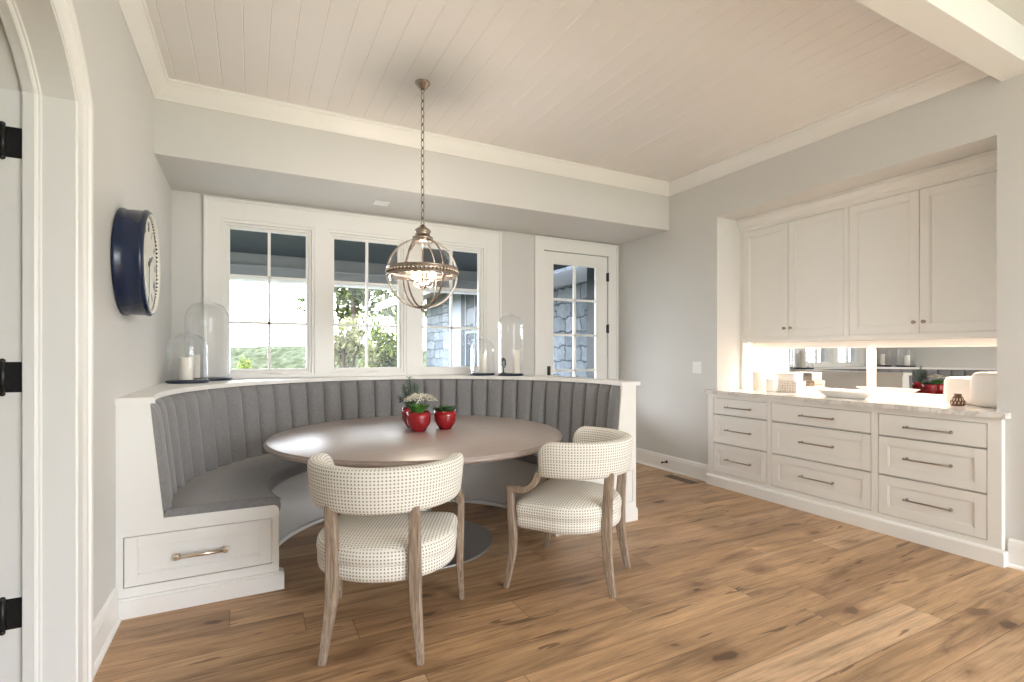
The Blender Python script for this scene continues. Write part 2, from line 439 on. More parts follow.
# left wall with arched opening (plane YZ)
AC, AZ, AR, AH = 1.94, 1.905, .575, .47
def arch_path(o, n=28, z0=0):
    r = AR + o; h = AH + o; zs = AZ + sqrt(r * r - h * h); a0 = math.atan2(zs - AZ, h)
    P = [(AC + h, z0), (AC + h, zs)]
    for i in range(1, n): a = a0 + (pi - 2 * a0) * i / n; P.append((AC + r * cos(a), AZ + r * sin(a)))
    P += [(AC - h, zs), (AC - h, z0)]
    return P
poly = [(YB + .2, 0), (YB + .2, 3.28), (YN, 3.28), (YN, 0)] + arch_path(.012)[::-1]
mb = MB().prism(poly, lambda a, b, d: (d, a, b), -.80, XL)
struct(mb, 'wall_left', 'wall', 'greige painted wall holding the round clock and the arched doorway', 'wall')
def arch_sweep(mb, prof, z0=0):
    rows = []
    for o_, x_ in prof: rows.append([(x_, a, b) for a, b in arch_path(o_, 28, z0)])
    V = mb.grid(rows, closed_v=True, smooth=False)
    mb.face([r[0] for r in V]); mb.face([r[-1] for r in V][::-1])
    return mb
xw = XL
mb = arch_sweep(MB(), [(.002, xw + .004), (.006, xw + .018), (.012, xw + .018), (.018, xw + .012), (.085, xw + .014), (.105, xw + .022), (.115, xw + .024), (.125, xw + .020), (.130, xw + .030), (.150, xw + .032), (.156, xw + .028), (.156, xw + .0005), (.002, xw + .0005)])
struct(mb, 'trim_1', 'white', 'moulded white casing around the arched doorway', 'door trim')
dt = thing('door_2', 'arched doorway jamb with black hinges and door swung open', 'door', (-.69, 2.40, 0), kind='structure')
mb = arch_sweep(MB(), [(0, -.80), (0, xw + .012), (.0118, xw + .012), (.0118, -.80)]); mb.build('jamb', 'white', dt)
mb = arch_sweep(MB(), [(-.014, -.722), (-.014, -.690), (-.010, -.684), (-.004, -.682), (-.004, -.676), (-.0002, -.672), (-.0002, -.722)]); mb.build('door_stop', 'white', dt)
for zz in (2.05, 1.217, .378):
    mb = B(-.772, -.727, AC + AH - .003, AC + AH - .0005, zz - .054, zz + .054, .0006)
    mb.tube([(-.776, AC + AH - .010, zz - .056), (-.776, AC + AH - .010, zz + .056)], .008, 12)
    mb.sphere((-.776, AC + AH - .010, zz + .058), .009); mb.sphere((-.776, AC + AH - .010, zz - .058), .009)
    for q in (-.025, .025): mb.box(-.766, -.763, AC + AH - .005, AC + AH - .003, zz + q - .012, zz + q + .012)
    h = mb.build('hinge', 'black', dt); h['label'] = 'black butt hinge'
dl = thing('door_leaf', 'brown door leaf swung open behind the arched doorway', 'door', (-.81, 2.38, 0), kind='structure')
MB().box(-1.7, -.802, AC + AH - .05, AC + AH - .012, .01, 2.2, .004).build('door_panel', 'doorbrown', dl)
MB().box(-1.6, -.90, AC + AH - .056, AC + AH - .0495, .25, 1.0, .003).box(-1.6, -.90, AC + AH - .056, AC + AH - .0495, 1.12, 2.05, .003).build('raised_panel', 'doorbrown', dl)
# hall behind the doorway, so the opening does not look into the void
struct(B(-2.3, -2.2, YN, 5.3, 0, 3.28), 'wall_hall', 'wall', 'far wall of the hall behind the arched doorway', 'wall')
struct(B(-2.2, -.8, YN, 5.3, 2.75, 2.85), 'ceiling', 'plainceil', 'ceiling of the hall behind the arched doorway', 'ceiling')

# back wall: built of strips around the window group and the door
WG = [(-.164, .459), (.709, 1.329), (1.590, 2.214)]       # glass extents
GZ0, GZ1 = 1.165, 2.405
FR = .07
DX0, DX1, DZ = 3.025, 3.943, 2.50
mb = MB(); y0, y1 = YB, YB + .22
xs = [XL - .2] + [v for a, b in WG for v in (a - FR, b + FR)] + [DX0 - .01, DX1 + .01, XR + .9]
for i in range(0, len(xs), 2): mb.box(xs[i], xs[i + 1], y0, y1, 0, 3.28)
for a, b in WG:
    mb.box(a - FR, b + FR, y0, y1, 0, GZ0 - FR); mb.box(a - FR, b + FR, y0, y1, GZ1 + FR, 3.28)
mb.box(DX0 - .01, DX1 + .01, y0, y1, DZ + .01, 3.28)
struct(mb, 'wall_back', 'wall', 'greige wall with three windows and a glazed door', 'wall')
# window casing (one trim object around the group)
mb = MB(); yc = YB - .018
wx0, wx1, wz1 = -.347, 2.452, 2.637
zt_ = GZ1 + FR; zb0 = GZ0 - FR
mb.box(wx0, WG[0][0] - FR, yc, YB, zb0, zt_); mb.box(WG[2][1] + FR, wx1, yc, YB, zb0, zt_)
for i in (0, 1): mb.box(WG[i][1] + FR, WG[i + 1][0] - FR, yc, YB, zb0, zt_)
mb.box(wx0, wx1, yc, YB, zt_, wz1); mb.box(wx0, wx1, yc, YB, 1.083, zb0)
mb.frame(wx0 - .012, wx1 + .012, 1.083, wz1 + .012, (.024, .024, .024, 0), yc - .014, yc - .0005, .003, False)
mb.frame(wx0 - .012, wx1 + .012, 1.083, wz1 + .012, (.0115, .0115, .0115, 0), yc - .0003, YB, 0, False)
struct(mb, 'trim_2', 'white', 'wide white casing around the group of three windows', 'window trim')
names = ('left window of the three, showing open sky and low wooded hills', 'middle window of the three, showing trees and the tip of an eave', 'right window of the three, behind the hanging globe lamp, showing a stone wall')
for i, (a, b) in enumerate(WG):
    w = thing('window_%d' % (i + 1), names[i], 'window', ((a + b) / 2, YB + .05, GZ0 - FR), kind='structure')
    mb = MB()
    o = FR; 
    mb.frame(a - o, b + o, GZ0 - o, GZ1 + o, (.026,) * 4, YB - .006, YB + .12, .002)
    mb.frame(a - o + .0265, b + o - .0265, GZ0 - o + .0265, GZ1 + o - .0265, (.020,) * 4, YB + .014, YB + .12, .002)
    mb.build('frame', 'white', w)
    mb = MB(); ya, yb = YB + .032, YB + .075
    mb.frame(a - .023, b + .023, GZ0 - .023, GZ1 + .023, (.023,) * 4, ya, yb, .003)
    mb.build('sash', 'white', w)
    mb = MB(); xm = (a + b) / 2
    mb.box(xm - .012, xm + .012, ya + .004, yb - .002, GZ0, GZ1, .003)
    for k in (1, 2): zz = GZ0 + (GZ1 - GZ0) * k / 3; mb.box(a, b, ya + .004, yb - .002, zz - .012, zz + .012, .003)
    mb.build('muntin', 'white', w)
    MB().box(a, b, YB + .054, YB + .058, GZ0, GZ1).build('glass', 'pane', w)
    mb = MB(); xc = xm + (.06 if i < 2 else .2)
    mb.box(xc - .07, xc + .07, YB - .012, YB + .02, GZ0 - .055, GZ0 - .038, .004)
    mb.tube([(xc + .05, YB - .01, GZ0 - .04), (xc + .03, YB - .022, GZ0 - .037), (xc - .06, YB - .022, GZ0 - .04)], .005, 8)
    h = mb.build('crank_handle', 'white', w)
    MB().box(b + .030, b + .042, YB + .006, YB + .018, 1.29, 1.42, .003).build('latch', 'white', w)

# glazed door in the back wall
d1 = thing('door_1', 'white glazed door at the end of the window wall', 'door', (DX0, YB, 0), kind='structure')
gx0, gx1 = 3.152, 3.781
zr = [2.368, 1.945, 1.523, 1.10, .68]
mb = MB(); ya, yb = YB + .004, YB + .048
mb.box(DX0, gx0, ya, yb, .01, DZ, .002); mb.box(gx1, DX1, ya, yb, .01, DZ, .002)
mb.box(gx0, gx1, ya, yb, zr[0], DZ); mb.box(gx0, gx1, ya, yb, .01, zr[4])
mb.box(gx0, gx1, ya - .003, ya + .002, .25, .58, .002)
mb.build('leaf', 'white', d1)
mb = MB(); xm = (gx0 + gx1) / 2
mb.box(xm - .014, xm + .014, ya + .003, yb - .004, zr[4], zr[0], .003)
for z in zr[1:4]: mb.box(gx0, gx1, ya + .003, yb - .004, z - .012, z + .012, .003)
for z in (zr[0], zr[4]): mb.box(gx0, gx1, ya + .001, yb - .004, z - .008, z + .006, .003)
for q in (gx0, gx1): mb.box(q - .006, q + .008, ya + .001, yb - .004, zr[4], zr[0], .003)
mb.build('muntin', 'white', d1)
MB().box(gx0, gx1, YB + .024, YB + .028, zr[4], zr[0]).build('glass', 'pane', d1)
for z in (2.25, 1.61, .35):
    mb = B(DX1 - .014, DX1 + .012, YB - .022, YB + .004, z - .052, z + .052, .003)
    mb.tube([(DX1, YB - .024, z - .055), (DX1, YB - .024, z + .055)], .008, 10)
    tag(mb.build('hinge', 'black', d1), 'black door hinge')
mb = B(3.070, 3.112, YB - .008, YB + .004, .93, 1.155, .004); mb.lathe([(.016, 0), (.016, -.05)], (3.09, YB - .004, 1.0), 12, axis='y')
mb.tube([(3.09, YB - .05, 1.0), (3.20, YB - .05, 1.0)], .009, 10)
tag(mb.build('handle', 'black', d1), 'dark door handle set')
mb = MB(); yc = YB - .018
mb.frame(2.905, 4.075, 0, 2.645, (DX0 - .006 - 2.905, 4.075 - DX1 - .006, 2.645 - DZ - .008, 0), yc, YB, 0, False)
mb.frame(2.893, 4.087, 0, 2.657, (.022, .022, .022, 0), yc - .012, yc - .0005, .003, False)
mb.frame(2.893, 4.087, 0, 2.657, (.0115, .0115, .0115, 0), yc - .0003, YB, 0, False)
struct(mb, 'trim_3', 'white', 'white casing around the glazed door', 'door trim')

# right wall with cabinet recess and, out of frame behind the camera, a wide opening to daylight
mb = MB()
mb.box(XR, 4.9, RY1, YB, 0, 3.28)
mb.box(XR, 4.9, RY0, RY1, RT, 3.28)
mb.box(XM, 4.9, RY0, RY1, 0, RT)
mb.box(XR, 4.9, -.9, RY0, 0, 3.28)
mb.box(XR, 4.9, YN, -.9, 2.75, 3.28)
mb.box(XR, 4.9, YN, -3.6, 0, 2.75)
mb2 = B(-2.2, 1.2, YN - .2, YN, 0, 3.28)
struct(mb2, 'wall_light_block', 'wall', 'unseen wall added behind the camera to keep light off the left side', 'wall')  # added out of view to cut the light reaching the left side
struct(mb, 'wall_right', 'wall', 'greige wall with the recess for the built-in cabinets', 'wall')

# crown moulding
cp = [(0, 3.048), (.008, 3.048), (.012, 3.056), (.018, 3.062), (.034, 3.078), (.054, 3.102), (.070, 3.126), (.078, 3.136), (.080, 3.144), (.090, 3.146), (.094, 3.152), (.094, ZC + .005), (0, ZC + .005)]
def crown(pa, pb, name, label):
    mb = MB(); A = []; Bv = []
    for e, z in cp: A.append(mb.bm.verts.new((*pa(e), z))); Bv.append(mb.bm.verts.new((*pb(e), z)))
    n = len(cp)
    for i in range(n): mb.face([A[i], A[(i + 1) % n], Bv[(i + 1) % n], Bv[i]])
    struct(mb, name, 'white', label, 'crown moulding')
crown(lambda e: (XL + e, YS - e), lambda e: (XR - e, YS - e), 'trim_4', 'white crown moulding along the face of the soffit')
crown(lambda e: (XR - e, YS - e), lambda e: (XR - e, 1.40), 'trim_5', 'white crown moulding above the built-in cabinets')
crown(lambda e: (XL + e, YS - e), lambda e: (XL + e, 1.40), 'trim_6', 'white crown moulding above the round clock')

# baseboards
def bboard(mb, axis, w, s, a, b):
    """board on wall plane w (x or y), s=+1/-1 direction into the room, running a..b"""
    P = [(0, 0), (.030, 0), (.029, .012), (.020, .022), (.016, .022), (.016, .132), (.013, .142), (.012, .156), (.006, .166), (.004, .172), (0, .172)]
    f = (lambda p, q, d: (w + s * p, d, q)) if axis == 'x' else (lambda p, q, d: (d, w + s * p, q))
    mb.prism(P, f, a, b); return mb
struct(bboard(MB(), 'x', XL, 1, AC + AH + .157, 3.062), 'baseboard_left', 'white', 'white baseboard under the round clock, stopping at the bench end', 'baseboard')
struct(bboard(MB(), 'x', XR, -1, 3.625, YB), 'baseboard_right', 'white', 'white baseboard between the cabinets and the glazed door', 'baseboard')
struct(bboard(MB(), 'x', XR, -1, -.9, 1.362), 'baseboard_right', 'white', 'short white baseboard on the near side of the cabinets', 'baseboard')
struct(bboard(MB(), 'y', YB, -1, 2.45, 2.89), 'baseboard_back', 'white', 'white baseboard beside the glazed door', 'baseboard')

# ------------------------------------------------------------------ banquette
CX, CY = 1.05, 3.38
YE = 3.09
def th(r, t, ye=YE):
    a = asin((CY - ye) / r); return -a + t * (pi + 2 * a)
def ring(mb, prof, t0=0, t1=1, n=72, smooth=True, ye=YE, closed=True, caps=True):
    rows = []
    for i in range(n + 1):
        t = t0 + (t1 - t0) * i / n
        rows.append([(CX + r * cos(th(r, t, ye)), CY + r * sin(th(r, t, ye)), z) for r, z in prof])
    V = mb.grid(rows, closed_u=closed, smooth=smooth)
    if caps and closed: mb.face(V[0][::-1]); mb.face(V[-1])
    return mb
bq = thing('banquette', 'curved white built-in bench with grey channel-tufted back and seat around the table', 'bench', (CX, CY, 0))
def mx(x, s): return x if s < 0 else 2 * CX - x
DZ0, DZ1 = .147, .391
for s in (-1, 1):
    mb = MB(); X = lambda v: mx(v, s)
    f = lambda a, b, d: (X(a), d, b)
    dx0, dx1 = -.555, .100
    mb.box(X(XL + .001), X(dx0 - .004), YE, YE + .022, 0, DZ1 + .004)
    mb.box(X(dx1 + .004), X(.138), YE, YE + .022, 0, DZ1 + .004)
    mb.box(X(dx0 - .004), X(dx1 + .004), YE, YE + .022, 0, DZ0 - .004)
    arc = [(.138 - .03 + .03 * cos(a), .464 - .03 + .03 * sin(a)) for a in [pi / 2 * k / 6 for k in range(7)]]
    poly = [(XL + .001, DZ1 + .004), (.138, DZ1 + .004)] + arc + [(-.394, .468), (-.452, 1.052), (XL + .001, 1.052)]
    mb.prism(poly, f, YE, YE + .022)
    mb.box(X(XL + .001), X(.120), YE + .03, YE + .04, .02, .44)
    if s > 0:   # raised panel lines of the free end
        pass
    mb.build('end_panel', 'white', bq)
    mb = MB().prism([(XL + .001, 0), (.164, 0), (.164, .086), (XL + .001, .086)], f, YE - .022, YE + .06)
    mb.prism([(XL + .001, .086), (.162, .086), (.15, .097), (XL + .001, .097)], f, YE - .014, YE + .05)
    mb.build('base_moulding', 'white', bq)
    # drawer
    mb = MB(); yf = YE + .001
    mb.box(X(dx0), X(dx0 + .055), yf, yf + .02, DZ0, DZ1, .0015); mb.box(X(dx1 - .055), X(dx1), yf, yf + .02, DZ0, DZ1, .0015)
    mb.box(X(dx0 + .055), X(dx1 - .055), yf, yf + .02, DZ1 - .055, DZ1, .0015); mb.box(X(dx0 + .055), X(dx1 - .055), yf, yf + .02, DZ0, DZ0 + .055, .0015)
    mb.box(X(dx0 + .05), X(dx1 - .05), yf + .008, yf + .018, DZ0 + .05, DZ1 - .05)
    for q in ((dx0 + .055, dx0 + .063), (dx1 - .063, dx1 - .055)): mb.box(X(q[0]), X(q[1]), yf + .004, yf + .012, DZ0 + .055, DZ1 - .055, .002)
    for q in ((DZ1 - .063, DZ1 - .055), (DZ0 + .055, DZ0 + .063)): mb.box(X(dx0 + .055), X(dx1 - .055), yf + .004, yf + .012, q[0], q[1], .002)
    dr = mb.build('drawer', 'white', bq)
    xa, xb, zz = X(-.337), X(-.118), .266
    mb = MB().tube([(xa, yf - .030, zz), (xb, yf - .030, zz)], .0105, 14)
    for q in (xa, xb):
        k = .02 if q == min(xa, xb) else -.02
        mb.box(q - .011, q + .011, yf - .041, yf - .019, zz - .011, zz + .011, .003)
        mb.box(q - .007, q + .007, yf - .02, yf + .002, zz - .007, zz + .007, .002)
        mb.box(q - .013, q + .013, yf - .002, yf + .002, zz - .013, zz + .013, .001)
    tag(mb.build('handle', 'brass', dr), 'champagne metal bar handle')
mb = ring(MB(), [(.975, .0), (.975, .435), (.995, .435), (.995, .0)], ye=YE + .02)
mb.build('kick_wall', 'white', bq)
ring(MB(), [(.958, 0), (.958, .012), (.964, .020), (.9745, .026), (.9745, 0)], ye=YE + .06).build('shoe_moulding', 'white', bq)
# seat deck and cushion
ring(MB(), [(.985, .435), (.985, .45), (1.47, .45), (1.47, .435)], ye=YE + .022).build('seat_deck', 'white', bq)
cu = ring(MB(), [(.99, .452), (.972, .446), (.962, .428), (.952, .426), (.946, .450), (.948, .480), (.957, .496), (.974, .503), (1.10, .508), (1.30, .508), (1.462, .503), (1.478, .452)], ye=YE + .004, n=96).build('seat_cushion', 'grey', bq)
ring(MB(), [(.950 + .005 * cos(a), .492 + .005 * sin(a)) for a in [2 * pi * k / 6 for k in range(6)]], ye=YE + .004, n=96).build('piping', 'grey', cu)
# backing board, then the upholstered channels
bb = ring(MB(), [(1.480, .45), (1.548, 1.052), (1.565, 1.052), (1.565, .45)], ye=YE + .022).build('backrest', 'grey', bq)
NCH = 34
for k in range(NCH):
    mb = MB(); rows = []; nu, nv = 10, 16
    for j in range(nv + 1):
        v = j / nv; z = .500 + (1.050 - .500) * v; row = []
        rb = 1.478 + (1.540 - 1.478) * v
        for i in range(nu + 1):
            u = i / nu; q = 2 * u - 1
            bul = .042 * (max(0, 1 - abs(q) ** 3.2)) ** .62
            if v > .80: bul *= sqrt(max(0, 1 - ((v - .80) / .2) ** 2.4)) * .9 + .1
            t = (k + .012 + u * .976) / NCH
            r = rb - bul - .004
            a = th(rb, t, YE + .004)
            row.append((CX + r * cos(a), CY + r * sin(a), z))
        rows.append(row)
    mb.grid(rows); mb.build('channel', 'grey', bb)
# ledge
ri = 1.508; yl = 3.068
def arcpts(r, ye, n=64): return [(CX + r * cos(th(r, i / n, ye)), CY + r * sin(th(r, i / n, ye))) for i in range(n + 1)]
outer_r = [(2.715, yl), (2.715, 4.05)] + [(2.715 - .30 + .30 * cos(a), 4.05 + .68 * sin(a)) for a in [pi / 2 * k / 8 for k in range(1, 8)]] + [(2.42, 4.75), (2.42, YB - .037)]
inner = arcpts(ri, yl)
poly = outer_r + [(XL + .001, YB - .037), (XL + .001, yl)] + inner[::-1]
MB().prism(poly, lambda a, b, d: (a, b, d), 1.052, 1.082).build('ledge', 'white', bq)
# outer back of the free end, seen in the mirror
ob = [(p[0] - (.03 if i < 10 else .03), p[1]) for i, p in enumerate(outer_r)]
mb = MB()
ob[0] = (2.688, YE + .022); ob[1] = (2.688, 4.05)
rows = [[(x_, y_, z) for x_, y_ in ob] for z in (0, 1.052)]
mb.grid(rows, smooth=False); rows = [[(x_ - .02, y_, z) for x_, y_ in ob] for z in (0, 1.052)]; mb.grid(rows, smooth=False)
mb.build('back_panel', 'white', bq)
rows = [[(x_ + d, y_, z) for x_, y_ in ob] for d, z in ((.02, 0), (.02, .09), (0, .10))]
mb = MB(); mb.grid(rows, smooth=False); mb.build('back_base_moulding', 'white', bq)

# ------------------------------------------------------------------ table
TX, TY = 1.045, 3.41
tb = thing('dining_table', 'round grey-brown oak pedestal table with red pots on it', 'table', (TX, TY, 0))
TRr = .978
def tl(p, n=96): return MB().lathe(p, (TX, TY, 0), n)
tl([(0.001, .716), (TRr - .06, .716), (TRr - .020, .722), (TRr - .004, .732), (TRr, .744), (TRr - .004, .749), (TRr - .012, .751), (TRr - .010, .757), (TRr - .016, .7605), (0.001, .7605)]).build('tabletop', 'tabletop', tb)
tl([(.02, .03), (.13, .03), (.12, .06), (.085, .12), (.075, .3), (.08, .6), (.14, .69), (.30, .716)], 48).build('column', 'steel', tb)
tl([(.02, 0), (.50, 0), (.502, .006), (.49, .012), (.36, .016), (.352, .026), (.345, .030), (.20, .040), (.13, .06), (.02, .065)], 72).build('base', 'steel', tb)

# ------------------------------------------------------------------ chairs
def make_chair(label):
    t = thing('dining_chair', label, 'chair', (0, 0, 0), 'barrel-back chairs at the round table')
    # seat
    # outline, left -> back -> right -> front
    SW = .320
    out = [(-SW, 0)] + [(SW * cos(pi + pi * k / 24), .290 * sin(pi + pi * k / 24)) for k in range(1, 24)] + [(SW, 0)]
    for y in (.07, .13, .18): out.append((SW - .012 * (y / .18), y))
    for k in range(7): a = pi / 2 * k / 6; out.append((.258 + .05 * cos(a), .195 + .05 * sin(a)))
    for x_ in (.17, .085, 0, -.085, -.17): out.append((x_, .245 + .010 * (1 - (x_ / .25) ** 2)))
    for k in range(7): a = pi / 2 + pi / 2 * k / 6; out.append((-.258 + .05 * cos(a), .195 + .05 * sin(a)))
    for y in (.18, .13, .07): out.append((-SW + .012 * (y / .18), y))
    per = [0]
    for i in range(len(out)): a, b = out[i], out[(i + 1) % len(out)]; per.append(per[-1] + math.dist(a, b))
    rings = [(.325, .06), (.328, .02), (.340, .004), (.358, 0), (.392, 0), (.398, .006), (.404, 0), (.430, -.004), (.455, 0), (.470, .010), (.478, .028), (.485, .065), (.490, .12), (.493, .20)]
    mb = MB(); rows = []
    vv = [0]
    for i in range(1, len(rings)): vv.append(vv[-1] + math.hypot(rings[i][0] - rings[i - 1][0], rings[i][1] - rings[i - 1][1]))
    for z, ins in rings:
        k = 1 - ins / .305; rows.append([(x_ * k, (y - .0) * k, z) for x_, y in out])
    n = len(out)
    V = [[mb.bm.verts.new(p) for p in r] for r in rows]
    for i in range(len(rows) - 1):
        for j in range(n):
            j2 = (j + 1) % n
            q = [V[i][j], V[i][j2], V[i + 1][j2], V[i + 1][j]]
            if i >= 9: uv = [(v.co.x, v.co.y) for v in q]
            else: uv = [(per[j], vv[i]), (per[j + 1], vv[i]), (per[j + 1], vv[i + 1]), (per[j], vv[i + 1])]
            mb.face(q, True, uv)
    mb.face(V[-1], True, [(v.co.x, v.co.y) for v in V[-1]]); mb.face(V[0][::-1])
    mb.build('seat', 'dots', t, keep_normals=True)
    # backrest: rounded slab swept round a horseshoe
    A = R(107); na = 56; mb = MB(); rows = []; ns = 28; L = []
    for i in range(na + 1):
        s = -1 + 2 * i / na; a = -pi / 2 + s * A
        e = (1 - abs(s)) * A * .305                        # distance from the end, m
        k = 1 if e > .085 else sqrt(max(0, 1 - ((.085 - e) / .085) ** 2))
        kt = 1 if e > .035 else sqrt(max(0.0, 1 - ((.035 - e) / .035) ** 2))
        zb, zt = .630, .826
        ztop = zb + .06 + (zt - zb - .06) * (.0 + 1.0 * k); hh = (ztop - zb) / 2; zc = zb + hh
        row = []
        for j in range(ns):
            b = 2 * pi * j / ns; cb, sb = cos(b), sin(b)
            ex = .55
            px = (abs(cb) ** ex) * (1 if cb >= 0 else -1); pz = (abs(sb) ** .42) * (1 if sb >= 0 else -1)
            z = zc + hh * pz
            lean = .020 * (z - .63) / .2
            r = .306 + .038 * max(kt, .25) * px + lean
            row.append((r * cos(a), r * sin(a), z))
        rows.append(row)
    cl = [0]
    for j in range(ns): cl.append(cl[-1] + math.dist(rows[na // 2][j], rows[na // 2][(j + 1) % ns]))
    V = mb.grid(rows, closed_u=True, uv=lambda i, j: (2 * A * .335 * i / na, cl[j]))
    mb.face(V[0]); mb.face(V[-1][::-1])
    mb.build('backrest', 'dots', t)
    for sx in (-1, 1):
        def sm(P, n=5):
            P = [Vector((sx * p[0], p[1], p[2], p[3])) for p in P]; o = []
            for i in range(len(P) - 1):
                p0, p1, p2, p3 = P[max(i - 1, 0)], P[i], P[i + 1], P[min(i + 2, len(P) - 1)]
                for k in range(n):
                    u = k / n
                    o.append(.5 * ((2 * p1) + (p2 - p0) * u + (2 * p0 - 5 * p1 + 4 * p2 - p3) * u * u + (3 * p1 - p0 - 3 * p2 + p3) * u ** 3))
            o.append(P[-1]); return o
        # rear leg: straight under the back, sabre curve to the floor
        q = sm([(.206, -.296, 0, .031), (.196, -.278, .10, .038), (.182, -.262, .22, .048), (.176, -.256, .34, .054), (.176, -.260, .48, .050), (.178, -.272, .66, .046)])
        MB().tube([p.xyz for p in q], 1, sq=[(p[3] * .96, p[3]) for p in q], up=(0, 1, 0), smooth=False).build('leg', 'chairwood', t)
        # front leg
        q = sm([(.326, .276, 0, .028), (.322, .260, .08, .032), (.318, .240, .20, .038), (.319, .237, .30, .042), (.322, .247, .42, .038), (.324, .252, .562, .036)])
        MB().tube([p.xyz for p in q], 1, sq=[(p[3] * .9, p[3]) for p in q], up=(0, 1, 0), smooth=False).build('leg', 'chairwood', t)
        q = sm([(.324, .268, .551, .030), (.325, .22, .551, .030), (.326, .180, .552, .031), (.326, .140, .566, .033), (.322, .106, .60, .036), (.312, .086, .65, .038)])
        MB().tube([p.xyz for p in q], 1, sq=[(.034, p[3]) for p in q], up=(1, 0, 0), smooth=False).build('arm', 'chairwood', t)
    return t
def copy_thing(src, label, loc, rz, group=None):
    r = src.copy(); COL.objects.link(r); r.location = loc; r.rotation_euler = (0, 0, rz); r['label'] = label
    if group: r['group'] = group
    for ch in list(src.children):
        c = ch.copy(); COL.objects.link(c); c.parent = r
        for g in ch.children:
            d = g.copy(); COL.objects.link(d); d.parent = c
    return r
c1 = make_chair('dotted cream barrel-back chair seen from behind, nearest the drawer end of the bench')
copy_thing(c1, 'dotted cream barrel-back chair turned sideways, in front of the bench end by the cabinets', (1.69, 2.513, 0), math.atan2(.777, -.629) - pi / 2)
c1.location = (.582, 2.418, 0); c1.rotation_euler = (0, 0, math.atan2(.891, .4545) - pi / 2)

# ------------------------------------------------------------------ plants and pots on the table
ZT = .7605
def leaf(mb, p, d, L, w, curl=.3, n=4, nrm=None):
    p = Vector(p); d = Vector(d).normalized(); up = Vector((0, 0, 1))
    s = d.cross(up)
    if s.length < .05: s = Vector((1, 0, 0))
    s.normalize(); u = s.cross(d).normalized(); rows = []
    for i in range(n + 1):
        t = i / n; c = p + d * (L * t) - up * (curl * L * t * t) ; ww = w * sin(pi * (t * .86 + .09)) * .5
        rows.append([c - s * ww + u * ww * .35, c, c + s * ww + u * ww * .35])
    mb.grid(rows)
def pot(loc, r, h, label):
    t = thing('flower_pot', label, 'potted plant', loc, 'red pots on the table')
    x, y, z = loc
    MB().lathe([(.001, 0), (r * .52, 0), (r * .56, .004), (r * .93, h * .36), (r * .985, h * .48), (r, h * .75), (r * .985, h), (r * .93, h), (r * .92, h * .9), (.001, h * .9)], loc, 40).build('pot', 'red', t)
    MB().lathe([(.001, h * .94), (r * .9, h * .91)], loc, 24).build('soil', 'soil', t)
    return t
rnd = random.random
P1, P2, P3 = (1.062, 3.640, ZT), (1.042, 3.445, ZT), (1.240, 3.455, ZT)
t = pot(P1, .085, .145, 'red glazed pot with tall sage greenery and dark berries, rear of the three')
mb = MB(); st = MB(); br = MB()
stems = [(-.028, .0, .31, -.02, .0), (-.05, -.02, .22, -.07, -.02), (-.03, .03, .24, -.05, .04), (.02, .02, .22, .04, .05), (-.01, -.03, .25, .0, -.03), (-.055, .01, .14, -.09, .0)]
for (dx, dy, hh, ex, ey) in stems:
    pts = [(P1[0] + dx * .4 + (ex) * u, P1[1] + dy * .4 + ey * u, ZT + .13 + hh * .78 * u) for u in [k / 6 for k in range(7)]]
    st.tube(pts, .002, 6)
    for k in range(int(hh * 170)):
        u = .12 + .88 * k / (hh * 170); b = Vector(pts[0]).lerp(Vector(pts[-1]), u); a = k * 2.4
        leaf(mb, b, (cos(a), sin(a), .5), .030 + .012 * rnd(), .017, .2)
for k in range(12): a = rnd() * 6.28; br.sphere((P1[0] - .085 + .02 * cos(a), P1[1] - .02 + .03 * sin(a), ZT + .185 + .05 * rnd()), .006, 8, 6)
for k in range(7): a = rnd() * 6.28; br.sphere((P1[0] + .02 + .04 * cos(a), P1[1] - .03 + .03 * sin(a), ZT + .21 + .03 * rnd()), .006, 8, 6)
mb.build('foliage', 'leaf3', t); st.build('stem', 'leaf1', t); tag(br.build('berries', 'berry', t), None, None, None, 'stuff')
t = pot(P2, .083, .135, 'red glazed pot with broad leaves and a frothy cream flower head')
mb = MB()
for k in range(34):
    a = k * 2.4; rr = .02 + .04 * rnd()
    leaf(mb, (P2[0] + rr * cos(a) * .6, P2[1] + rr * sin(a) * .6, ZT + .125), (cos(a), sin(a), 1.1 + 1.0 * rnd()), .085 + .03 * rnd(), .034, .30)
mb.build('leaves', 'leaf2', t)
mb = MB()
for k in range(420):
    a = rnd() * 6.28; e = rnd(); rr = .092 * sqrt(rnd())
    p = (P2[0] + .015 + rr * cos(a), P2[1] + rr * sin(a), ZT + .212 + .034 * (1 - (rr / .092) ** 2) + .012 * rnd())
    leaf(mb, p, (cos(a) * (.3 + rnd()), sin(a) * (.3 + rnd()), .6 * rnd() - .1), .026 + .012 * rnd(), .009, .25, 2)
mb.build('flower_head', 'petal', t)
t = pot(P3, .078, .132, 'red glazed pot with low dark green succulents, right of the three')
mb = MB()
for k in range(120):
    a = rnd() * 6.28; rr = .068 * sqrt(rnd())
    leaf(mb, (P3[0] + rr * cos(a), P3[1] + rr * sin(a), ZT + .122 + .014 * rnd()), (cos(a) * .9, sin(a) * .9, .7 + .9 * rnd()), .030 + .022 * rnd(), .016, .1)
mb.build('leaves', 'leaf1', t)

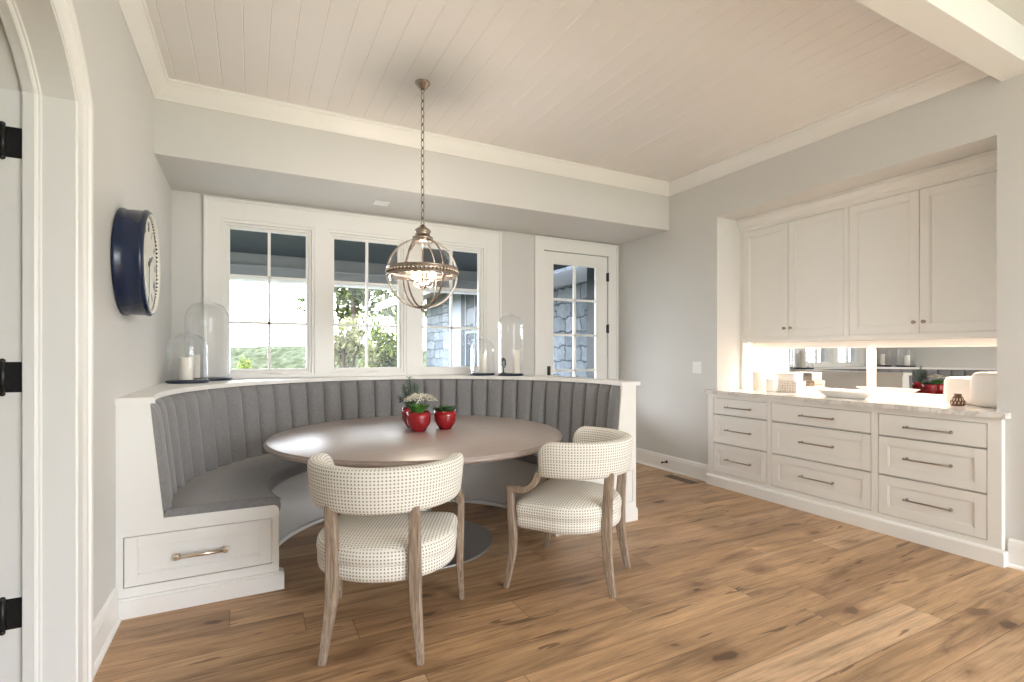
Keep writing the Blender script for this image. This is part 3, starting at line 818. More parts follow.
# ------------------------------------------------------------------ pendant
LX, LY, LZ, LR = 1.05, 3.38, 1.852, .234
pl = thing('pendant_lamp', 'nickel and glass globe pendant hanging on a chain over the table', 'ceiling lamp', (LX, LY, LZ))
def lp(p, seg=32): return MB().lathe(p, (LX, LY, 0), seg)
lp([(.001, ZC - .050), (.018, ZC - .049), (.024, ZC - .042), (.030, ZC - .036), (.048, ZC - .010), (.052, ZC - .006), (.052, ZC - .0005), (.001, ZC - .0005)]).torus((LX, LY, ZC - .056), .012, .003, Matrix.Rotation(pi / 2, 4, 'X')).build('ceiling_rose', 'nickel', pl)
mb = MB(); z = ZC - .07; k = 0; LL = .064
while z > 2.215:
    rot = Matrix.Rotation(pi / 2 * (k % 2) + .5, 4, 'Z') @ Matrix.Rotation(pi / 2, 4, 'X')
    mb.torus((LX, LY, z - LL / 2 + .004), .0125, .0030, rot, 20, 6, 1, 2.35); z -= LL * .84; k += 1
zch = z
mb.build('chain', 'nickel', pl)
zt = LZ + LR
lp([(.001, zch + .008), (.012, zch + .006), (.014, zch - .004), (.016, zt + .098), (.030, zt + .082), (.046, zt + .072), (.056, zt + .062), (.058, zt + .054), (.052, zt + .048), (.050, zt + .030), (.056, zt + .022), (.068, zt + .016), (.073, zt + .006), (.068, zt - .002), (.060, zt - .008), (.072, zt - .016), (.068, zt - .022), (.001, zt - .016)], 40).torus((LX, LY, zch + .014), .012, .003, Matrix.Rotation(pi / 2, 4, 'X')).build('cap', 'nickel', pl)
rows = []
mb = MB().lathe([(LR * cos(a), LZ + LR * sin(a)) for a in [R(-84) + R(160) * k / 30 for k in range(31)]], (LX, LY, 0), 48); mb.build('globe', 'globe', pl)
va = math.atan2(-LY, -LX)
for k in range(6):
    a = va + R(-25 + 60 * k); pts = []
    for i in range(33):
        e = R(-86) + R(160) * i / 32; rr = (LR + .004)
        pts.append((LX + rr * cos(e) * cos(a), LY + rr * cos(e) * sin(a), LZ + rr * sin(e)))
    MB().tube(pts, 1, sq=(.012, .007), up=(-sin(a), cos(a), 0.001), smooth=False).build('rib', 'nickel', pl)
bd = lp([(LR - .006, LZ - .020), (LR + .008, LZ - .020), (LR + .011, LZ - .014), (LR + .004, LZ - .008), (LR + .004, LZ + .026), (LR + .011, LZ + .032), (LR + .008, LZ + .038), (LR - .006, LZ + .038)], 64).build('equator_band', 'nickel', pl)
mb = MB()
for k in range(56): a = 2 * pi * k / 56; mb.sphere((LX + (LR + .008) * cos(a), LY + (LR + .008) * sin(a), LZ + .009), .0085, 8, 6)
mb.build('bead_trim', 'brass', bd)
lp([(.001, LZ - LR - .028), (.010, LZ - LR - .024), (.014, LZ - LR - .014), (.008, LZ - LR - .008), (.022, LZ - LR + .000), (.034, LZ - LR + .010), (.001, LZ - LR + .014)]).build('finial', 'nickel', pl)
mb = MB().tube([(LX, LY, zt - .02), (LX, LY, LZ - .09)], .007, 10); mb.lathe([(.001, LZ - .115), (.014, LZ - .105), (.026, LZ - .09), (.018, LZ - .075), (.007, LZ - .07)], (LX, LY, 0), 20)
for k in range(4):
    a = va + R(20 + 90 * k); c, s_ = cos(a), sin(a)
    mb.tube([(LX + r_ * c, LY + r_ * s_, LZ + z_) for r_, z_ in ((.01, -.085), (.035, -.098), (.060, -.090), (.075, -.070), (.075, -.055))], .004, 8)
    mb.lathe([(.002, -.058), (.018, -.056), (.022, -.048), (.012, -.046)], (LX + .075 * c, LY + .075 * s_, LZ), 16)
mb.build('candelabra', 'nickel', pl)
for k in range(4):
    a = va + R(20 + 90 * k); x_, y_ = LX + .075 * cos(a), LY + .075 * sin(a)
    sl = MB().lathe([(.010, -.048), (.010, .0), (.001, .0)], (x_, y_, LZ), 14).build('candle_sleeve', 'wax', pl)
    tag(MB().lathe([(.001, 0), (.007, .001), (.013, .014), (.012, .024), (.006, .040), (.001, .050)], (x_, y_, LZ), 14).build('bulb', 'bulb', sl), 'glowing candle bulb')

# ------------------------------------------------------------------ cloches on the ledge
ZLG = 1.082
def cloche(x, y, r, h, rb, label):
    t = thing('glass_cloche', label, 'glass dome', (x, y, ZLG), 'glass domes on the bench ledge')
    c = (x, y, ZLG)
    MB().lathe([(.001, 0), (rb * .93, 0), (rb * .95, .003), (rb, .008), (rb, .015), (rb * .97, .020), (rb * .94, .022), (.001, .022)], c, 48).build('base', 'navywood', t)
    p = [(r * 1.02, .0225), (r, .03), (r, h - r * .95)]
    for k in range(1, 14): a = pi / 2 * k / 13; p.append((max(r * cos(a), .002), h - r * .95 + r * .95 * sin(a)))
    MB().lathe(p, c, 48).build('dome', 'dome', t)
    if h > .5 or True: MB().sphere((x, y, ZLG + h + .012), .014, 12, 8).build('knob', 'dome', t)
def candle(x, y, z, r, h, label, mat='wax', group=None, name='pillar_candle'):
    t = thing(name, label, 'candle', (x, y, z), group)
    MB().lathe([(.001, .001), (r * .97, .001), (r, .005), (r, h - .008), (r * .96, h - .001), (r * .90, h), (r * .80, h - .007), (.001, h - .010)], (x, y, z), 28).build('wax', mat, t)
    MB().tube([(x, y, z + h - .012), (x + .001, y, z + h + .006), (x + .004, y, z + h + .012)], .0015, 6).build('wick', 'ink', t)
    return t
zb_ = ZLG + .022
cloche(-.422, 4.50, .129, .385, .142, 'shorter glass dome on a navy base in the wall corner, holding a candle')
cloche(-.315, 4.845, .162, .655, .178, 'tall glass dome on a navy base left of the windows')
cloche(2.085, 4.70, .118, .375, .128, 'shorter glass dome on a navy base under the right window')
cloche(2.305, 4.50, .125, .625, .132, 'tall glass dome on a navy base beside the glazed door')
candle(-.430, 4.49, zb_, .045, .172, 'cream pillar candle under the shorter dome in the wall corner')
candle(-.405, 4.84, zb_, .036, .19, 'slim cream candle under the tall dome left of the windows')
candle(2.09, 4.70, zb_, .045, .20, 'white pillar candle under the shorter dome by the right window')
candle(2.355, 4.475, zb_, .042, .24, 'white pillar candle under the tall dome beside the glazed door')
t = thing('knot_sculpture', 'small dark knot figure on a stem under the tall dome beside the glazed door', 'ornament', (2.235, 4.52, zb_))
MB().lathe([(.001, 0), (.032, 0), (.032, .006), (.006, .010), (.004, .07), (.001, .07)], (2.235, 4.52, zb_), 20).build('stand', 'black', t)
mb = MB()
for (ax, ang, rr, dz) in (('X', 80, .036, .0), ('Y', 75, .030, .004), ('X', 40, .030, .006)):
    mb.torus((2.235, 4.52, zb_ + .108 + dz), rr, .005, Matrix.Rotation(R(ang), 4, ax) @ Matrix.Rotation(R(30), 4, 'Y'), 28, 8, 1, 1.25)
mb.build('knot', 'black', t)

# ------------------------------------------------------------------ wall clock
ck = thing('wall_clock', 'round navy drum wall clock with a cream face on the left wall', 'clock', (XL, 3.26, 1.775))
cc = (0, 3.26, 1.775)
MB().lathe([(.001, XL + .001), (.268, XL + .001), (.276, XL + .006), (.277, XL + .016), (.270, XL + .024), (.272, XL + .06), (.272, XL + .098), (.277, XL + .104), (.277, XL + .114), (.270, XL + .124), (.258, XL + .126), (.252, XL + .120), (.250, XL + .106)], cc, 72, axis='x').build('case', 'navy', ck)
fx = XL + .108
MB().lathe([(.001, fx), (.2515, fx)], cc, 64, axis='x').build('face', 'cream', ck)
tag(MB().lathe([(.2505, fx), (.2525, fx + .019), (.258, fx + .0195)], cc, 64, axis='x').build('inner_ring', 'cream', ck), 'pale ring inside the rim')
ROM = ['XII', 'I', 'II', 'III', 'IIII', 'V', 'VI', 'VII', 'VIII', 'IX', 'X', 'XI']
mb = MB()
def stroke(mb, a, b, w, frame):
    (x0, y0), (x1, y1) = a, b; d = math.hypot(x1 - x0, y1 - y0); nx, ny = -(y1 - y0) / d * w / 2, (x1 - x0) / d * w / 2
    mb.prism([(x0 + nx, y0 + ny), (x1 + nx, y1 + ny), (x1 - nx, y1 - ny), (x0 - nx, y0 - ny)], frame, fx + .0006, fx + .0016)
for h_, s_ in enumerate(ROM):
    mb = MB()
    ang = -2 * pi * h_ / 12                                # seen from +X, +Y runs to the right... clockwise
    def frame(a, b, d, ang=ang):
        rr = .195 + b; ca, sa = cos(ang), sin(ang)
        u = a * ca - rr * sa; v = a * sa + rr * ca
        return (d, 3.26 + u, 1.775 + v)
    wd = {'I': .012, 'V': .022, 'X': .024}; tot = sum(wd[q] for q in s_); x_ = -tot / 2; H = .024
    for q in s_:
        c_ = x_ + wd[q] / 2
        if q == 'I': stroke(mb, (c_, -H), (c_, H), .0045, frame)
        if q == 'V': stroke(mb, (c_ - .009, H), (c_, -H), .0045, frame); stroke(mb, (c_ + .009, H), (c_, -H), .003, frame)
        if q == 'X': stroke(mb, (c_ - .010, H), (c_ + .010, -H), .0045, frame); stroke(mb, (c_ + .010, H), (c_ - .010, -H), .003, frame)
        x_ += wd[q]
    mb.build('numeral', 'ink', ck)

mb = MB()
for ang, L_, w_ in ((R(-62), .12, .009), (R(-185), .17, .006)):
    f = lambda a, b, d, ang=ang: (d, 3.26 + a * cos(ang) - b * sin(ang), 1.775 + a * sin(ang) + b * cos(ang))
    mb.prism([(-w_ / 2, -.03), (w_ / 2, -.03), (w_, L_ * .7), (0, L_), (-w_, L_ * .7)], f, fx + .004, fx + .006)
mb.lathe([(.001, fx + .009), (.010, fx + .008), (.012, fx + .001)], cc, 16, axis='x')
mb.build('hands', 'ink', ck)

# ------------------------------------------------------------------ built-in base cabinets
XF = 4.075; XB = XR - .003
UN = [(2.938, 3.612, 2.963, 3.549), (2.088, 2.938, 2.114, 2.914), (1.378, 2.088, 1.450, 2.062)]
DR = [(.712, .862), (.430, .700), (.142, .418)]
ul = ('white three-drawer base cabinet nearest the light switch', 'wide white three-drawer base cabinet in the middle of the built-in', 'white three-drawer base cabinet at the near end, under the two white vases')
for (y0, y1, a, b), lab in zip(UN, ul):
    t = thing('base_cabinet', lab, 'cabinet', (XF, (y0 + y1) / 2, 0), 'built-in drawer cabinets')
    mb = MB()                                                  # face frame
    mb.box(XF, XB, y0 + .0004, a - .004, .092, .904); mb.box(XF, XB, b + .004, y1 - .0004, .092, .904)
    mb.box(XF, XB, a - .004, b + .004, .866, .904); mb.box(XF, XB, a - .004, b + .004, .092, .138)
    for z0_, z1_ in ((.704, .708), (.422, .426)): mb.box(XF + .006, XB, a - .004, b + .004, z0_ + .001, z1_ - .001)
    mb.build('face_frame', 'cabwhite', t)
    MB().box(XB - .008, XM - .01, max(y0, RY0 + .004), min(y1, RY1 - .004), .05, .900).build('body', 'shadow', t)
    for k, (z0, z1) in enumerate(DR):
        mb = MB(); xf = XF + .0015
        if k == 0: mb.box(xf, xf + .02, a, b, z0, z1, .0015)
        else:
            w = .058
            mb.box(xf, xf + .02, a, a + w, z0, z1, .001); mb.box(xf, xf + .02, b - w, b, z0, z1, .001)
            mb.box(xf, xf + .02, a + w, b - w, z1 - w, z1, .001); mb.box(xf, xf + .02, a + w, b - w, z0, z0 + w, .001)
            mb.box(xf + .009, xf + .019, a + w - .004, b - w + .004, z0 + w - .004, z1 - w + .004)
            for q in ((a + w, a + w + .008), (b - w - .008, b - w)): mb.box(xf + .004, xf + .012, q[0], q[1], z0 + w, z1 - w, .002)
            for q in ((z0 + w, z0 + w + .008), (z1 - w - .008, z1 - w)): mb.box(xf + .004, xf + .012, a + w, b - w, q[0], q[1], .002)
        d = mb.build('drawer', 'cabwhite', t)
        ym = (a + b) / 2; zz = (.786, .565, .280)[k]
        mb = MB().tube([(xf - .030, ym - .132, zz), (xf - .030, ym + .132, zz)], .0058, 12)
        for q in (-.125, .125):
            mb.tube([(xf, ym + q, zz), (xf - .030, ym + q, zz)], .0052, 10); mb.sphere((xf - .030, ym + q * 1.06, zz), .0085, 10, 8)
            mb.lathe([(.010, 0), (.010, -.003), (.005, -.004)], (xf, ym + q, zz), 12, axis='x')
        tag(mb.build('handle', 'pull', d), 'bronze bar pull')
mb = B(4.055, XB, 1.362, 3.625, 0, .088, .002)
mb.prism([(4.056, .088), (4.060, .096), (4.0745, .104), (4.0745, .088)], lambda a, b, d: (a, d, b), 1.366, 3.622)
struct(mb, 'baseboard_cabinets', 'white', 'white plinth running under the built-in drawer cabinets', 'plinth')
mb = MB().prism([(4.045, 1.352), (XB, 1.352), (XB, RY0 + .003), (XM - .026, RY0 + .003), (XM - .026, RY1 - .003), (XB, RY1 - .003), (XB, 3.640), (4.045, 3.640)], lambda a, b, d: (a, b, d), .9045, .940)
tag(mb.build('countertop', 'marble'), 'white veined marble countertop on the drawer cabinets', 'countertop')

# upper cabinets
UF = 4.47
UU = [(2.507, RY1 - .002, [(3.033, 3.514), (2.530, 3.029)]), (RY0 + .002, 2.507, [(1.984, 2.485), (1.480, 1.980)])]
UZ0, UZ1 = 1.458, 2.535
ulab = ('white two-door wall cabinet at the left of the recess', 'white two-door wall cabinet at the near end of the recess')
for (y0, y1, ds), lab in zip(UU, ulab):
    t = thing('wall_cabinet', lab, 'cabinet', (UF, (y0 + y1) / 2, 1.41), 'built-in wall cabinets')
    mb = MB(); dmin = min(ds[0][0], ds[1][0]) - .003; dmax = max(ds[0][1], ds[1][1]) + .003
    mb.box(UF, UF + .02, y0, dmin, 1.412, UZ1 + .04); mb.box(UF, UF + .02, dmax, y1, 1.412, UZ1 + .04)
    mb.box(UF, UF + .02, dmin, dmax, 1.412, UZ0 - .003); mb.box(UF, UF + .02, dmin, dmax, UZ1 + .003, UZ1 + .04)
    mb.build('face_frame', 'cabwhite', t)
    MB().box(UF + .02, XM - .004, y0 + .001, y1 - .001, 1.43, 2.60).build('body', 'cabwhite', t)
    for k, (a, b) in enumerate(ds):
        w = .062; mb = MB(); xf = UF + .001
        mb.box(xf, xf + .018, a, a + w, UZ0, UZ1, .001); mb.box(xf, xf + .018, b - w, b, UZ0, UZ1, .001)
        mb.box(xf, xf + .018, a + w, b - w, UZ1 - w, UZ1, .001); mb.box(xf, xf + .018, a + w, b - w, UZ0, UZ0 + w, .001)
        mb.box(xf + .008, xf + .018, a + w - .004, b - w + .004, UZ0 + w - .004, UZ1 - w + .004)
        for q in ((a + w, a + w + .009), (b - w - .009, b - w)): mb.box(xf + .003, xf + .012, q[0], q[1], UZ0 + w, UZ1 - w, .002)
        for q in ((UZ0 + w, UZ0 + w + .009), (UZ1 - w - .009, UZ1 - w)): mb.box(xf + .003, xf + .012, a + w, b - w, q[0], q[1], .002)
        d = mb.build('door', 'cabwhite', t)
        yk = a + .030 if k == 0 else b - .030
        tag(MB().lathe([(.001, -.030), (.010, -.029), (.014, -.024), (.012, -.018), (.006, -.013), (.005, -.004), (.010, 0)], (xf, yk, 1.540), 18, axis='x').build('knob', 'pull', d), 'bronze knob')
mb = MB().prism([(UF + .01, 2.560), (UF - .004, 2.560), (UF - .006, 2.572), (UF - .016, 2.580), (UF - .022, 2.600), (UF - .040, 2.628), (UF - .052, 2.636), (UF - .052, RT - .001), (UF + .01, RT - .001)], lambda a, b, d: (a, d, b), RY0 + .003, RY1 - .003)
struct(mb, 'trim_7', 'cabwhite', 'white cornice on top of the wall cabinets', 'cornice')
# backsplash: side panel, frame and the two mirrors
mb = MB()
mb.box(UF - .005, XM - .004, RY1 - .034, RY1 - .003, .941, 1.411, .001)
xb = XM - .018
fy = [(RY1 - .034, 3.140), (2.436, 2.366), (1.60, RY0 + .003)]
mb.box(xb, XM - .002, 3.140, RY1 - .034, .941, 1.411); mb.box(xb, XM - .002, 2.366, 2.436, .941, 1.411)
mb.box(xb, XM - .002, RY0 + .003, 1.46, .941, 1.411)
for q in ((2.436, 3.140), (1.46, 2.366)): mb.box(xb, XM - .002, q[0], q[1], .941, .992); mb.box(xb, XM - .002, q[0], q[1], 1.352, 1.411)
struct(mb, 'trim_8', 'cabwhite', 'white framing around the two backsplash mirrors', 'backsplash')
for (a, b), lab in (((2.436, 3.140), 'mirror panel behind the stacked boxes and the platter'), ((1.46, 2.366), 'mirror panel behind the two white vases')):
    tag(MB().box(XM - .012, XM - .006, a + .0005, b - .0005, .9925, 1.3515).build('mirror', 'mirror'), lab, 'mirror', 'backsplash mirrors')

# things on the counter
ZK = .9405
candle(4.50, 3.355, ZK, .062, .185, 'tall cream pillar candle in the far corner of the counter', 'wax', 'candles on the counter')
candle(4.40, 3.140, ZK, .056, .125, 'short white pillar candle in front of the stacked boxes', 'whitecer', 'candles on the counter')
def bx(name, lab, x, y, z, sx, sy, sz, mat, rz=0):
    t = thing(name, lab, 'box', (x, y, z), 'boxes on the counter')
    m_ = Matrix.Translation((x, y, z)) @ Matrix.Rotation(rz, 4, 'Z')
    for nm, z0, z1, e in (('body', .001, sz * .68, 0), ('lid', sz * .68 + .001, sz, .002)):
        q = MB().box(-sx / 2 - e, sx / 2 + e, -sy / 2 - e, sy / 2 + e, z0, z1, .004); q.bm.transform(m_); q.build(nm, mat, t)
bx('keepsake_box', 'lower of the two stacked boxes, printed with honeycomb', 4.50, 3.02, ZK, .15, .19, .105, 'hex', .03)
bx('keepsake_box', 'upper of the two stacked boxes, pale and plainer', 4.50, 3.04, ZK + .1065, .14, .18, .075, 'whitecer', .05)
t = thing('platter', 'long shallow off-white platter on the marble counter', 'dish', (4.33, 2.44, ZK))
mb = MB(); rows = []
for sc, z in ((.30, .001), (.60, .001), (.64, .006), (.88, .040), (1.0, .056), (1.0, .060), (.97, .059), (.84, .042), (.60, .012), (.30, .010)):
    rows.append([(4.33 + .115 * sc * cos(a), 2.44 + .245 * sc * sin(a), ZK + z) for a in [2 * pi * k / 48 for k in range(48)]])
V = mb.grid(rows, closed_u=True); mb.face(V[0][::-1]); mb.face(V[-1])
mb.build('dish', 'whitecer', t)
def rvase(x, y, w, d, h, lab):
    t = thing('vase', lab, 'vase', (x, y, ZK), 'white vases on the counter')
    mb = MB(); rows = []
    def sup(u, n): return (abs(cos(u)) ** (2 / n) * (1 if cos(u) >= 0 else -1), abs(sin(u)) ** (2 / n) * (1 if sin(u) >= 0 else -1))
    for v in [k / 24 for k in range(25)]:
        a = -pi / 2 + pi * v; c_, s_ = sup(a, 5.5)
        rows.append([(x + d / 2 * max(c_, .02) * sup(b, 4.5)[0], y + w / 2 * max(c_, .02) * sup(b, 4.5)[1], ZK + h / 2 + h / 2 * s_ * .995) for b in [2 * pi * k / 40 for k in range(40)]])
    mb.grid(rows, closed_u=True); mb.build('body', 'whitecer', t)
    MB().lathe([(.026, h - .001), (.026, h + .0015), (.020, h + .0015), (.020, h - .001)], (x, y, ZK), 24).build('lip', 'whitecer', t)
rvase(4.515, 1.735, .21, .10, .195, 'shorter white rounded-square vase behind the brown vase')
rvase(4.42, 1.538, .22, .11, .238, 'taller white rounded-square vase at the near end of the counter')
t = thing('bud_vase', 'small brown bottle vase with pale slashes in front of the white vases', 'vase', (4.36, 1.705, ZK))
K8 = .80
pv = [(.001, .001), (.042, .001), (.052, .008), (.057, .022), (.052, .040), (.038, .066), (.026, .084), (.023, .090), (.026, .098), (.027, .103), (.021, .103), (.018, .092), (.001, .088)]
MB().lathe([(q * K8, w_ * K8) for q, w_ in pv], (4.36, 1.705, ZK), 32).build('body', 'brownvase', t)
mb = MB()
for k in range(14):
    a = 2 * pi * k / 14
    for j, (z0, r0, z1, r1) in enumerate(((.016, .0565, .036, .0545), (.044, .0505, .064, .0402))):
        aa = a + j * .22
        mb.tube([(4.36 + r0 * K8 * cos(aa), 1.705 + r0 * K8 * sin(aa), ZK + z0 * K8), (4.36 + r1 * K8 * cos(aa + .05), 1.705 + r1 * K8 * sin(aa + .05), ZK + z1 * K8)], 0.0022, 6)
tag(mb.build('slash_pattern', 'whitecer', t), 'pale raised slashes')

# small fittings
t = thing('light_switch', 'white double light switch on the wall beside the cabinets', 'light switch', (XR, 3.803, 1.157))
MB().box(XR - .006, XR - .0005, 3.745, 3.861, 1.097, 1.217, .003).build('plate', 'white', t)
for q in (3.780, 3.826): MB().box(XR - .010, XR - .005, q - .016, q + .016, 1.124, 1.190, .002).build('rocker', 'white', t)
t = thing('door_stop', 'dark door stop on the baseboard between bench and cabinets', 'door stop', (XR - .016, 4.22, .095))
MB().lathe([(.016, 0), (.016, -.005), (.006, -.007), (.006, -.062), (.010, -.064), (.010, -.078), (.001, -.080)], (XR - .0165, 4.22, .098), 16, axis='x').build('post', 'black', t)
t = thing('floor_vent', 'flush slotted wood floor vent along the wall beside the cabinets', 'floor vent', (3.97, 3.85, 0))
mb = MB()
for k in range(5): mb.box(3.905 + .026 * k, 3.913 + .026 * k, 3.665, 4.045, .0005, .0030)
mb.box(3.898, 4.024, 3.655, 3.667, .0005, .003); mb.box(3.898, 4.024, 4.043, 4.055, .0005, .003)
mb.build('slats', 'chairwood', t); MB().box(3.899, 4.023, 3.660, 4.050, .0003, .0010).build('opening', 'soil', t)
M['lens'] = paint('lens_white', (.8, .79, .77), .3)
t = thing('ceiling_light', 'small square recessed light in the underside of the soffit', 'ceiling light', (1.05, 4.635, ZS))
mb = MB()
for q in ((-.065, -.045, -.065, .065), (.045, .065, -.065, .065), (-.045, .045, -.065, -.045), (-.045, .045, .045, .065)): mb.box(1.05 + q[0], 1.05 + q[1], 4.635 + q[2], 4.635 + q[3], ZS - .006, ZS - .0005, .001)
mb.build('trim_ring', 'white', t); MB().box(1.006, 1.094, 4.591, 4.679, ZS - .003, ZS - .0008).build('lens', 'lens', t)

# ------------------------------------------------------------------ outside
struct(B(-9, 12, 5.3, 8.8, -.14, -.02), 'porch_floor', 'deck', 'porch floor outside the windows', 'porch')
mb = MB(); 
for k in range(30): mb.box(-9, 4.6, 5.29 + .1 * k, 5.383 + .1 * k, 2.72, 2.74, .003)
mb.box(-9, 4.6, 5.29, 8.3, 2.74, 2.9)
struct(mb, 'porch_ceiling', 'porchdark', 'dark boarded porch ceiling outside the windows', 'porch')
mb = B(-9, 4.6, 8.05, 8.30, 2.40, 2.72, .004); mb.box(-9, 4.6, 8.02, 8.05, 2.53, 2.56, .003); mb.box(-9, 4.6, 8.25, 8.4, 2.55, 2.9)
struct(mb, 'porch_beam', 'porchgrey', 'grey porch beam outside the windows', 'porch')
struct(B(-9, 4.6, 8.06, 8.30, 2.345, 2.385, .004), 'porch_trim', 'white', 'white trim strip under the grey porch beam', 'porch')
XS = 4.75
wg = thing('house_wing', 'stone-faced wing of the house beyond the porch', 'building', (XS, 9, 0))
MB().box(XS, XS + .5, 5.6, 14.9, -.3, 4.2).build('wall', 'stone', wg)
MB().box(XS - .03, XS, 11.95, 12.75, -.3, 3.0, .006).build('corner_board', 'bluewhite', wg)
mb = MB(); mb.box(XS - .05, XS, 10.3, 11.93, .6, 3.0, .005); w = mb.build('window', 'porchdark', wg)
MB().box(XS - .056, XS - .05, 10.45, 10.98, .75, 2.85).box(XS - .056, XS - .05, 11.05, 11.58, .75, 2.85).build('pane', 'pane', w)
mb = MB()
for q in (10.42, 11.015, 11.60): mb.box(XS - .064, XS - .05, q - .02, q + .02, .7, 2.9)
mb.box(XS - .064, XS - .05, 10.42, 11.60, 1.8, 1.84); mb.build('window_bar', 'bluewhite', w)
MB().box(XS - .10, XS, 5.95, 6.48, -.1, 2.72, .01).build('dark_post', 'porchdark', wg)
MB().box(XS - .03, XS, 5.6, 8.05, 2.45, 2.72, .01).build('frieze', 'porchgrey', wg)
mb = MB(); mb.prism([(XS - 1.15, 2.72), (XS + .3, 3.05), (XS + .3, 3.2), (XS - 1.15, 2.86)], lambda a, b, d: (a, d, b), 8.6, 16.5); mb.build('eave', 'eavetan', wg)
MB().box(XS - 1.2, XS - 1.15, 8.6, 16.5, 2.66, 2.90, .005).build('fascia', 'eavetan', wg)
for yy in (15.9,): MB().tube([(XS - 1.1, yy, 2.70), (XS - .1, yy, 2.0), (XS, yy, 1.9)], .05, 8).build('brace', 'eavetan', wg)

def tree(name, lab, c, rad, n, size, mat, trunk, sparse=0, cat='tree'):
    t = thing(name, lab, cat, (c[0], c[1], -.4))
    rg = random.Random(hash((c[0] * 13.7 + c[1])) & 0xffff)
    mb = MB()
    blobs = [(c[0] + rg.uniform(-1, 1) * rad[0] * .75, c[1] + rg.uniform(-1, 1) * rad[1] * .75, c[2] + rg.uniform(-1, 1) * rad[2] * .75, rg.uniform(.22, .42)) for _ in range(26)]
    for i in range(n):
        b = rg.choice(blobs); 
        d = Vector((rg.gauss(0, 1), rg.gauss(0, 1), rg.gauss(0, 1))).normalized() * (rg.random() ** .4)
        p = Vector((b[0] + d.x * rad[0] * b[3], b[1] + d.y * rad[1] * b[3], b[2] + d.z * rad[2] * b[3]))
        a = Vector((rg.gauss(0, 1), rg.gauss(0, 1), rg.gauss(0, 1))).normalized(); s = a.cross(Vector((0, 0, 1))).normalized() if abs(a.z) < .98 else Vector((1, 0, 0))
        L = size * rg.uniform(.6, 1.3); q = [p, p + a * L * .5 + s * L * .28, p + a * L, p + a * L * .5 - s * L * .28]
        mb.face([mb.bm.verts.new(v) for v in q])
    mb.build('crown', mat, t, keep_normals=True)
    if trunk:
        mb = MB().tube([(c[0], c[1], -.6), (c[0] + .05, c[1], c[2] * .5), (c[0] - .04, c[1], c[2] + rad[2] * .4)], [trunk, trunk * .8, trunk * .3], 8)
        for b in blobs[:9]: mb.tube([(c[0], c[1], c[2] - rad[2] * .35), ((c[0] + b[0]) / 2, (c[1] + b[1]) / 2, (c[2] + b[2]) / 2), b[:3]], [trunk * .4, trunk * .25, trunk * .1], 6)
        mb.build('trunk', 'barkm', t)
tree('shade_tree', 'tall loose-leaved tree seen through the middle window', (3.3, 19, 4.1), (1.9, 1.5, 1.9), 3600, .25, 'tree1', .16)
tree('shade_tree', 'second loose tree behind the eave in the middle window', (6.2, 24, 4.6), (1.8, 1.6, 2.0), 3500, .2, 'tree1', .16)
tree('garden_shrub', 'pale olive shrub low in the middle window', (2.12, 13.6, 1.25), (.78, .7, 1.25), 2600, .17, 'tree2', .05, cat='shrub')
tree('garden_shrub', 'bright green shrub low in the middle window beside the stone wing', (3.35, 15.2, 1.4), (.85, .7, 1.35), 3000, .17, 'tree3', .05, cat='shrub')
tree('garden_shrub', 'small green tree at the lower corner of the left window', (-.35, 25, .35), (.42, .42, .85), 1800, .09, 'tree3', .04, cat='shrub')
# ground and hills
mb = MB(); rows = []
rg = random.Random(5)
def hz(x, y):
    h = -.45
    sm_ = lambda a, b: (lambda u: u * u * (3 - 2 * u))(min(1, max(0, (y - a) / (b - a))))
    h -= 5.2 * sm_(50, 150)
    h += (8.1 + 1.0 * sin(x * .021 + 1.3) + .5 * sin(x * .067)) * sm_(165, 212)
    return h
ys = [8.7 + 2 * k for k in range(16)] + [42 + 6 * k for k in range(20)] + [161 + 1.5 * k for k in range(46)]
for y in ys: rows.append([(x_, y, hz(x_, y) + (rg.uniform(-.7, .7) if y > 160 else 0)) for x_ in [-60 + 1.6 * k for k in range(110)]])
mb.grid(rows, smooth=False)
struct(mb, 'hill', 'hill', 'low wooded hills far beyond the left window', 'hills')
struct(B(-40, 60, -30, 8.7, -.6, -.2), 'ground', 'grass', 'lawn around the house', 'ground')

# ------------------------------------------------------------------ light
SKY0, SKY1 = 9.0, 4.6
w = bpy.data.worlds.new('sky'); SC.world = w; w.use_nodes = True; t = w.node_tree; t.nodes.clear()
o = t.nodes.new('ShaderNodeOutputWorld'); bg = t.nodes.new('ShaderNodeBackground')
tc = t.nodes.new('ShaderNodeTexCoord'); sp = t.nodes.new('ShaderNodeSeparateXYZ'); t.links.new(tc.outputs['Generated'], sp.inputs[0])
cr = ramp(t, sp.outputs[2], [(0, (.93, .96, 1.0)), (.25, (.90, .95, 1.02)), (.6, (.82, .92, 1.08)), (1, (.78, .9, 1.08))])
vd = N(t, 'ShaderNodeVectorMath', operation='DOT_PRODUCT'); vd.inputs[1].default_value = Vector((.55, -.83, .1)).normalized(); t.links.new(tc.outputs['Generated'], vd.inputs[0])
mr = N(t, 'ShaderNodeMapRange', interpolation_type='SMOOTHSTEP')      # sky level varied by direction to balance room light, dimmer behind the camera
for i, v in ((1, -.1), (2, .9), (3, SKY0), (4, SKY1)): mr.inputs[i].default_value = v
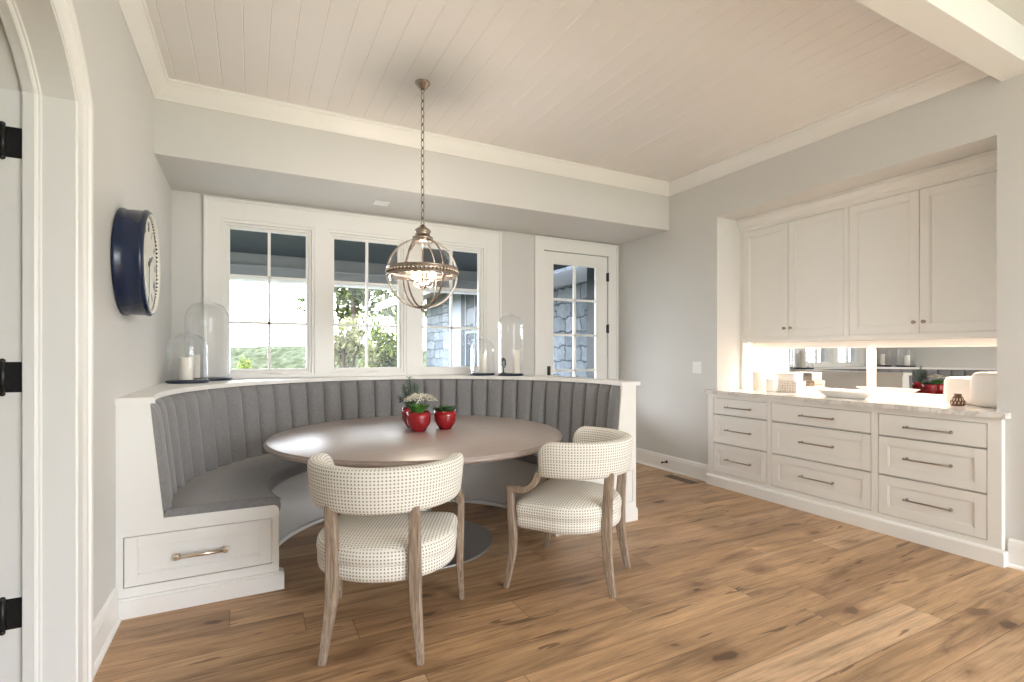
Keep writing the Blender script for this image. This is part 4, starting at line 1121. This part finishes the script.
t.links.new(vd.outputs['Value'], mr.inputs[0]); t.links.new(mr.outputs[0], bg.inputs[1])
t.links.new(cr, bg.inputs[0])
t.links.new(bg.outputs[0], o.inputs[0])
def light(name, typ, loc, e, col=(1, 1, 1), rot=(0, 0, 0), **k):
    d = bpy.data.lights.new(name, typ); d.energy = e; d.color = col
    for a, v in k.items(): setattr(d, a, v)
    ob = bpy.data.objects.new(name, d); COL.objects.link(ob); ob.location = loc; ob.rotation_euler = rot; return ob
sun = light('sun', 'SUN', (0, 0, 10), 2.2, (1, .95, .86), angle=R(2))
sun.rotation_euler = Vector((.62, -.30, -.75)).to_track_quat('-Z', 'Y').to_euler()
light('pendant_bulbs', 'POINT', (LX, LY, LZ + .03), 18, (1, .87, .74), shadow_soft_size=.06)
# strip lights under the wall cabinets
light('under_cabinet_strip', 'AREA', (4.56, 2.485, 1.408), 10, (1, .79, .62), (0, 0, 0), shape='RECTANGLE', size=.03, size_y=2.1, spread=R(114))
# two unseen fill lamps added behind the camera to brighten the room
for x in (2.3, 3.4): light('rear_fill', 'POINT', (x, -1.8, 2.0), 26, (1, .97, .94), shadow_soft_size=.16)

# ------------------------------------------------------------------ camera
cam = bpy.data.cameras.new('camera'); co = bpy.data.objects.new('camera', cam); COL.objects.link(co)
cam.sensor_width = 36; cam.sensor_fit = 'HORIZONTAL'; cam.lens = 506.36 * 36 / 1024
cam.shift_y = (353.78 - 341) / 1024
cam.clip_start = .02; cam.clip_end = 1000
co.location = (0, 0, 1.30); co.rotation_euler = (pi / 2, 0, -.475977)
SC.camera = co
SC.view_settings.view_transform = 'Standard'; SC.view_settings.look = 'None'
SC.view_settings.exposure = 1.12; SC.view_settings.gamma = 1; SC.view_settings.use_curve_mapping = False
cy = SC.cycles
cy.max_bounces = 10; cy.diffuse_bounces = 6; cy.glossy_bounces = 5; cy.transparent_max_bounces = 24; cy.caustics_reflective = False; cy.caustics_refractive = False
cy.use_denoising = True; cy.sample_clamp_indirect = 6
